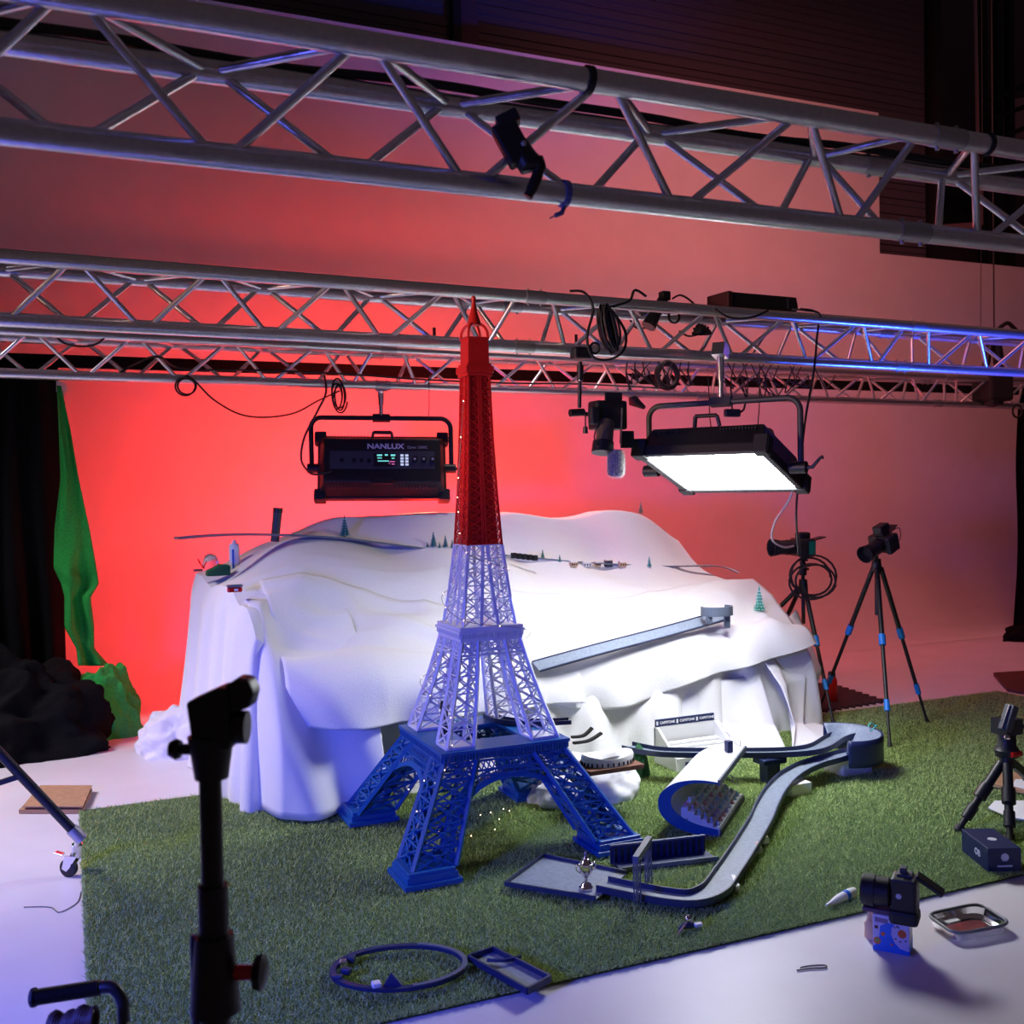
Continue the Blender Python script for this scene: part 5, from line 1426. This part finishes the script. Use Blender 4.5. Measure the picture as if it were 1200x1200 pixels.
MB().lathe((0,0,0), [(0.028,0),(0.028,0.010),(0.022,0.014),(0.020,0.022),(0.008,0.030),(0.007,0.042),(0.014,0.052),(0.025,0.068),(0.030,0.088),(0.028,0.102),(0.020,0.106),(0.018,0.112),(0.010,0.120)], 24).build('cup', 'silver', t, smooth=50)
MB().lathe((0,0,0.118), [(0.006,0),(0.010,0.006),(0.005,0.012),(0.006,0.022),(0.002,0.030)], 12).build('finial', 'silver', t, smooth=50)
for s_ in (-1,1):
    MB().tube(smooth([(s_*.026,0,.068),(s_*.042,0,.082),(s_*.040,0,.100),(s_*.024,0,.100)],5), 0.0028, 8).build('handle', 'silver', t, smooth=True)
ga, gb = G(747, 1057, .04), G(760, 1035, .04)
t = thing('track_gate', 'small navy lattice gate arching over the race track', 'gate', (ga+gb)/2)
for q in (ga, gb):
    b = MB(); w = 0.009
    for dx in (-1,1):
        for dy in (-1,1): b.bar(q+V((dx*w,dy*w,0)), q+V((dx*w,dy*w,0.165)), 0.004)
    for k in range(8):
        z = 0.165*k/8; s_ = 1 if k%2 else -1
        b.bar(q+V((-w*s_,-w,z)), q+V((w*s_,-w,z+.0205)), 0.003); b.bar(q+V((-w,-w*s_,z)), q+V((-w,w*s_,z+.0205)), 0.003)
    b.build('post', 'trackgrey', t, world=True)
MB().bar(ga+V((0,0,.165))+(ga-gb)*.12, gb+V((0,0,.165))-(ga-gb)*.12, 0.024, 0.030).build('crossbeam', 'trackgrey', t, world=True, bevel=.002)
a, c_ = G(722,1014,.03), G(834,1001,.03)
t = thing('navy_tray', 'long navy tray with upright back behind the start plate', 'track piece', (a+c_)/2)
MB().bar((a.x,a.y,.022), (c_.x,c_.y,.022), 0.10, 0.012).build('base', 'navy', t, world=True)
oy = V((0,.05,0)); MB().bar(V((a.x,a.y,.055))+oy, V((c_.x,c_.y,.055))+oy, 0.008, 0.075).build('back_wall', 'navy', t, world=True)
b = MB()
for k in range(16):
    q = a.lerp(c_, (k+.5)/16); b.box(V((q.x,q.y,.055))+V((0,.042,0)), (0.006,0.01,0.06))
b.build('rib', 'trackedge', t, world=True)
MB().bar(V((a.x,a.y,.096))+oy, V((c_.x,c_.y,.096))+oy, 0.014, 0.006).build('top_edge', 'trackgrey', t, world=True)
MB().bar(V((a.x,a.y,.03))-oy, V((c_.x,c_.y,.03))-oy, 0.006, 0.016).build('front_edge', 'trackgrey', t, world=True)
tt = plate('small_navy_tray', 'small narrow navy tray near the front edge of the grass', 'track piece', [(549,1125),(578,1115),(645,1149),(618,1164)], 0.032, 'track', ((0,1,2,3),'trackedge'), 0.022)
q = G(590,1128,.034); MB().tube(smooth([q+V((-.05,.02,.01)), q+V((0,-.01,.012)), q+V((.05,-.01,.012)), q+V((.06,0.0,.01))],5), 0.006, 6).build('curl', 'navy', tt, world=True)
# oval ring track
pc = G(468, 1135, .03); ea = (G(547,1130,.03)-G(392,1140,.03))/2; eb = (G(468,1110,.03)-G(468,1160,.03))/2
t = thing('ring_track', 'thin navy oval ring track lying on the grass in front', 'track piece', pc)
pts = [pc+ea*cos(2*pi*k/64)+eb*sin(2*pi*k/64) for k in range(64)]
MB().sweep(pts, [(-.010,0),(.010,0),(.010,.012),(-.010,.012)], closed=True).build('ring', 'navy', t, world=True)
MB().sweep([p+V((0,0,.012)) for p in pts[50:]+pts[:14]], [(-.008,0),(.008,0),(.008,.004),(-.008,.004)]).build('pale_strip', 'trackgrey', t, world=True)
for (x, y) in ((402,1129),(396,1146),(412,1124),(406,1138)):
    q = G(x,y,.04); MB().box(q, (0.03,0.022,0.02), Matrix.Rotation(x*.3,3,'Z')).build('clip', 'chrome' if y%2 else 'navy', t, world=True, bevel=.003)
b = MB().prism([G(448,1158,.035), G(474,1158,.035), G(459,1157,.035)+V((0,0,.045))], (0.004,.012,0)); b.build('flag', 'navy', t, world=True)
MB().box(G(441,1156,.04), (0.028,0.03,0.03)).build('clip', 'whitep', t, world=True, bevel=.004)
MB().prism([G(448,1161,.03), G(463,1163,.03), G(460,1158,.03)], (0,0,.006)).build('clip', 'whitep', t, world=True)
# tiny figures
t = thing('toy_figure', 'tiny toy rider figure lying on the grass before the track bend', 'toy', G(808,1090,GR))
MB().tube([(-.045,0,.012),(-.02,0,.02),(0,0,.018),(.05,.01,.012)], [.004,.012,.013,.004], 8).build('body', 'navy', t, smooth=True)
MB().ball((-.005,0,.042), .014, 10, 8).build('head', 'silver', t, smooth=True)
MB().box((0.03,-.01,.018), (.03,.02,.012)).build('pack', 'paper', t, bevel=.003)
MB().tube([(-.01,0,.03),(-.05,-.02,.015),(-.06,-.02,.005)], .004, 6).build('arm', 'skinish', t)
for (x, y, lb) in ((888,993,'tan toy roller beside the race track, nearer one'), (896,982,'tan toy roller beside the race track, farther one')):
    q = G(x,y,.035); t = thing('toy_roller', lb, 'toy', q)
    MB().cyl((-.015,-.022,0), (.015,.022,0), 0.017, n=14).build('roller', 'skinish', t, smooth=40)
    MB().cyl((-.017,-.025,0), (-.014,-.021,0), 0.019, n=14).build('end_cap', 'whitep', t, smooth=40)
q = G(861,1034,.03); t = thing('white_bracket', 'white bracket lying along the race track bend', 'track piece', q)
MB().bar((-.03,-.06,0), (.03,.055,0), 0.018, 0.024).build('bar', 'whitep', t, bevel=.002)

# ================================================================== RIGHT FOREGROUND
# navy box
P = [G(1122,993,0.02), G(1158,1022,0.02), G(1194,1015,0.02)]
bx = (P[2]-P[1]); by = (P[0]-P[1]); H_ = 0.095
by = by.normalized()*0.245; bxn = V((by.y,-by.x,0)).normalized()
if bxn.dot(bx) < 0: bxn = -bxn
bx = bxn*0.135
t = thing('navy_product_box', 'navy cardboard box with pale emblem on the grass under the low tripod', 'box', P[1])
MB().quadbox([V((0,0,0)), bx, bx+by, by, V((0,0,H_)), bx+V((0,0,H_)), bx+by+V((0,0,H_)), by+V((0,0,H_))]).build('carton', 'navybox', t, bevel=.003)
def fr(o, x, z, y): return frame(o, x.normalized(), z, y)
nrm = -bxn
mt_ = frame(by*0.38+V((0,0,H_*.50))+nrm*0.001, -by.normalized(), UP, nrm)
text('emblem', 'OB', 0.036, mt_, 'text_grey', t, bold=True)
nf = -by.normalized()
mt_ = frame(bx*0.5+V((0,0,H_*.58))+nf*0.001, bxn, UP, nf)
MB().lathe(bx*0.5+V((0,0,H_*.62)), [(0.016,0),(0.016,.002),(0.012,.002),(0.012,0.0005)], 20, nf).build('emblem', 'text_grey', t)
text('lettering', '_______', 0.018, frame(bx*0.5+V((0,0,H_*.26))+nf*0.001, bxn, UP, nf), 'text_grey', t, bold=True) if False else MB().box(bx*0.5+V((0,0,H_*.25))+nf*0.001, (0.06,0.06,0.007), Matrix((bxn, nf, UP)).transposed() @ Matrix.Diagonal((1,0.03,1))).build('title_line', 'text_grey', t)
MB().lathe(by*0.45+bx*.5+V((0,0,H_)), [(0.018,0),(0.018,.001),(0.013,.001),(0.013,0.0005)], 20).build('emblem', 'text_grey', t)
# small game box with planets
A0, B0 = G(1023,1113,0), G(1066,1121,0)
gxv = (B0-A0); gw = gxv.length; gxn = gxv.normalized(); gyn = V((-gxn.y, gxn.x, 0)); GH = 0.125
t = thing('planet_game_box', 'small white and blue box printed with planets under the camera', 'box', A0)
TBx = Matrix.Translation(A0)
def gq(x, y, z): return gxn*x+gyn*y+V((0,0,z))
MB().quadbox([gq(0,0,0), gq(gw,0,0), gq(gw,.08,0), gq(0,.08,0), gq(0,0,GH), gq(gw,0,GH), gq(gw,.08,GH), gq(0,.08,GH)]).build('carton', mat('pale_lilac_card', (0.62,0.60,0.78), 0.5), t, bevel=.002)
def disc(x, z, r_, m, name='planet_print', y=-.001): return MB().lathe(gq(x, y, z), [(r_,0),(r_,.001)], 24, -gyn).build(name, m, t)
# blue swirl
sw = [(0.0,.0),(gw,.0),(gw,.012),(gw*.75,.018),(gw*.6,.035),(gw*.5,.06),(gw*.52,.085),(gw*.62,.098),(gw*.4,.10),(gw*.2,.085),(gw*.18,.05),(gw*.1,.022),(0,.012)]
MB().prism([gq(x,-.0006,z+.002) for x, z in sw], -gyn*.0006).build('swirl_print', 'lightblue', t)
disc(gw*.80, .072, .014, 'orange'); disc(gw*.28, .062, .007, 'orange'); disc(gw*.12,.036,.012,'orange'); disc(gw*.10,.082,.006,'brown_dark'); disc(gw*.52,.03,.004,'orange')
MB().lathe(gq(gw*.12,-.0018,.038), [(0.007,0),(0.007,.0008)], 16, -gyn).build('planet_print', mat('green_print',(0.3,0.45,0.1),.5), t)
MB().prism([gq(gw*.06,-.0006,.100), gq(gw*.42,-.0006,.098), gq(gw*.42,-.0006,.114), gq(gw*.06,-.0006,.116)], -gyn*.0006).build('title_label', mat('mauve_print',(0.22,0.16,0.3),.6), t)
for x, z in ((.6,.09),(.66,.095),(.70,.092),(.63,.052),(.75,.045),(.9,.05)): disc(gw*x, z, .0028, 'navy')
MB().prism([gq(gw+.0006,0,0), gq(gw+.0006,.08,0), gq(gw+.0006,.08,.045), gq(gw+.0006,0,.03)], gxn*.0006).build('side_print', 'lightblue', t)
# camera lying on the box
kc = A0 + gq(gw*.55, .04, GH)
t = thing('cinema_camera', 'black camera with lens resting on the planet box', 'camera', kc)
cr_, cf_ = gxn, gyn
def kq(x, y, z): return cr_*x+cf_*y+V((0,0,z))
KM = Matrix((cr_, cf_, UP)).transposed()
MB().cyl(kq(-.105,-.01,.07), kq(-.01,-.01,.07), 0.052, 0.048, n=28).build('lens', 'black', t, smooth=40, bevel=.006)
MB().cyl(kq(-.085,-.01,.07), kq(-.06,-.01,.07), 0.054, n=28).build('lens_ring', 'rubber', t, smooth=40)
MB().box(kq(.035,0,.070), (0.085,0.085,0.125), KM).build('body', 'black', t, bevel=.010)
MB().box(kq(.035,-.01,.002), (0.095,0.09,0.05), KM).build('battery_grip', 'rubber', t, bevel=.014)
MB().lathe(kq(.020,-.043,.075), [(0.009,0),(0.009,.002)], 16, -cf_).build('badge', 'text_grey', t)
MB().box(kq(.035,.01,.135), (0.05,0.05,0.012), KM).build('hot_shoe', 'grey', t, bevel=.003)
MB().box(kq(.03,.01,.15), (0.022,0.03,0.02), KM).build('shoe_adapter', 'grey', t, bevel=.003)
MB().bar(kq(.07,.02,.135), kq(.155,.02,.085), 0.055, 0.014).build('flip_screen', 'black', t, bevel=.003)
MB().box(kq(-.055,0,.008), (0.09,0.07,0.014), KM).build('base_plate', mat('mauve_plate',(0.10,0.05,0.09),.5), t, bevel=.003)
heap('crumpled_tissue', 'small pale tissue behind the camera on the planet box', 'tissue', 'yellowish', A0+gq(-.015,.10,0), (.028,.028,.10), 3.3, .4, 2.0, nu=30, nv=14)
# glass container
cs_ = [(1085,1072),(1147,1059),(1186,1083),(1120,1096)]
P = [G(x,y,0.033) for x, y in cs_]
def rrect(P, z, k=6, rr=0.25, sc=1.0):
    c = sum(P, V((0,0,0)))/4; out = []
    for i in range(4):
        a, b_, c_ = P[i-1], P[i], P[(i+1)%4]
        s1 = b_.lerp(a, rr); s2 = b_.lerp(c_, rr)
        for j in range(k+1):
            u = j/k; out.append((s1*(1-u)+b_*u)*(1-u)+(b_*(1-u)+s2*u)*u)
    return [V(((p.x-c.x)*sc+c.x, (p.y-c.y)*sc+c.y, z)) for p in out]
t = thing('glass_dish', 'rectangular clear glass dish with grey rim on the white floor', 'dish', sum(P,V((0,0,0)))/4*V((1,1,0)).length/V((1,1,0)).length if False else (sum(P,V((0,0,0)))/4).xy.to_3d())
M['glass'] = mat('clear_glass', (0.9,0.93,0.93), 0.05, trans=1.0)
o_ = rrect(P, .045); i_ = rrect(P, .045, sc=.90)
b = MB(); n = len(o_)
for _ in ():
    pass
rings = [rrect(P,.004,sc=.93), rrect(P,.034,sc=1.0), rrect(P,.034,sc=.965), rrect(P,.010,sc=.90)]
for r_ in rings: b.v += r_
for j in range(3):
    for i in range(n): l = (i+1)%n; b.f.append((j*n+i, j*n+l, (j+1)*n+l, (j+1)*n+i))
b.f.append(tuple(range(n))[::-1]); b.f.append(tuple(range(3*n,4*n)))
b.build('bowl', 'glass', t, world=True, smooth=40)
MB().tube(rrect(P,.035,sc=1.0), 0.006, 8, closed=True).build('rim', mat('grey_silicone',(0.16,0.18,0.20),.4), t, world=True, smooth=True)
q = G(1112,1078,.01); MB().box((q.x,q.y,.012), (.06,.05,.004)).build('clip', 'paper', t, world=True)
# glue bottle
a, c_ = G(968,1061,.03), G(1002,1044,.03)
t = thing('glue_bottle', 'small white tapered bottle lying on the grass edge', 'bottle', (a+c_)/2)
ax = (c_-a); Lb = ax.length
MB().lathe(a, [(0.004,0),(0.006,Lb*.12),(0.013,Lb*.3),(0.017,Lb*.45),(0.019,Lb*.8),(0.016,Lb*.97),(0.008,Lb)], 18, ax).build('body', 'whitep', t, smooth=50, world=True)
MB().cyl(a.lerp(c_,.62), a.lerp(c_,.72), .0195, n=18).build('label_band', 'lightblue', t, world=True, smooth=40)
# wire clip, floor wires
cable('wire_clip', 'thin bent wire clip lying on the white floor in front', [G(934,1137,.004), G(950,1135,.004), G(967,1134,.004), G(966,1131,.004), G(948,1132,.004), G(938,1134,.004)], .0025, 'grey')
cable('loose_wire', 'thin loose wire on the white floor left of the rug', [G(28,1063,.003), G(58,1063,.003), G(70,1069,.003), G(90,1058,.003), G(95,1045,.003)], .0018, 'grey')
# cardboard sheets
def board(label, pts, th, z, m='card', name='cardboard_sheet', cat='cardboard', lift=None):
    P = [G(x,y,z) for x, y in pts]; c = sum(P,V((0,0,0)))/len(P)
    t = thing(name, label, cat, (c.x,c.y,0))
    MB().prism([V((p.x,p.y,z-th)) for p in P], (0,0,th)).build('lower_ply', m, t, world=True)
    return t, P
t, P = board('flat folded brown cardboard lying on the floor left of the rug', [(22,949),(47,924),(108,924),(97,949)], .02, .022)
MB().prism([V((p.x,p.y,.034)) for p in [P[0].lerp(P[3],.06), P[1], P[2], P[3]]], (0,0,.006)).build('upper_ply', 'card', t, world=True)
board('reddish brown board at the far right corner of the rug', [(1164,788),(1215,785),(1215,812),(1180,806)], .02, .03, 'brown_dark', 'board', 'board')
t, P = board('brown cardboard with white tape on the grass behind the low tripod', [(1157,917),(1168,905),(1215,905),(1215,930)], .015, .04)
board('white paper sheet on the grass behind the low tripod', [(1158,946),(1166,938),(1215,938),(1215,962),(1185,958)], .006, .035, 'paper', 'paper_sheet', 'paper')
board('white paper lying on top of the brown cardboard at the right edge', [(1186,920),(1190,913),(1215,913),(1215,928)], .004, .046, 'paper', 'paper_sheet', 'paper')
# foam mat and red bottle
mt = thing('foam_mat', 'dark interlocking foam mat behind the hill beside the red bottle', 'mat', G(990,815,0))
e0, e1_ = G(958,836,.0), G(1038,823,.0); h0_, h1_ = G(945,800,0), G(985,806,0)
pts = []
for k in range(41):
    q = e0.lerp(e1_, k/40); pts.append(q + V((0, 0.018*(1 if (k//2)%2 else -1), 0)))
for k in range(27):
    q = e1_.lerp(h1_, k/26); pts.append(q + V((0.018*(1 if (k//2)%2 else -1), 0.0, 0)))
pts += [h0_]
MB().prism([V((p.x,p.y,.0)) for p in pts], (0,0,.014)).build('tile', 'mat_dark', mt, world=True)
t = thing('red_bottle', 'red bottle with black cap standing on the foam mat', 'bottle', G(975,821,.014))
MB().lathe((0,0,0), [(0.036,0),(0.038,0.01),(0.038,0.15),(0.030,0.17),(0.024,0.175)], 20).build('body', 'redglossy', t, smooth=50)
MB().lathe((0,0,0.172), [(0.026,0),(0.028,0.02),(0.024,0.04)], 18).build('cap', 'black', t, smooth=50)
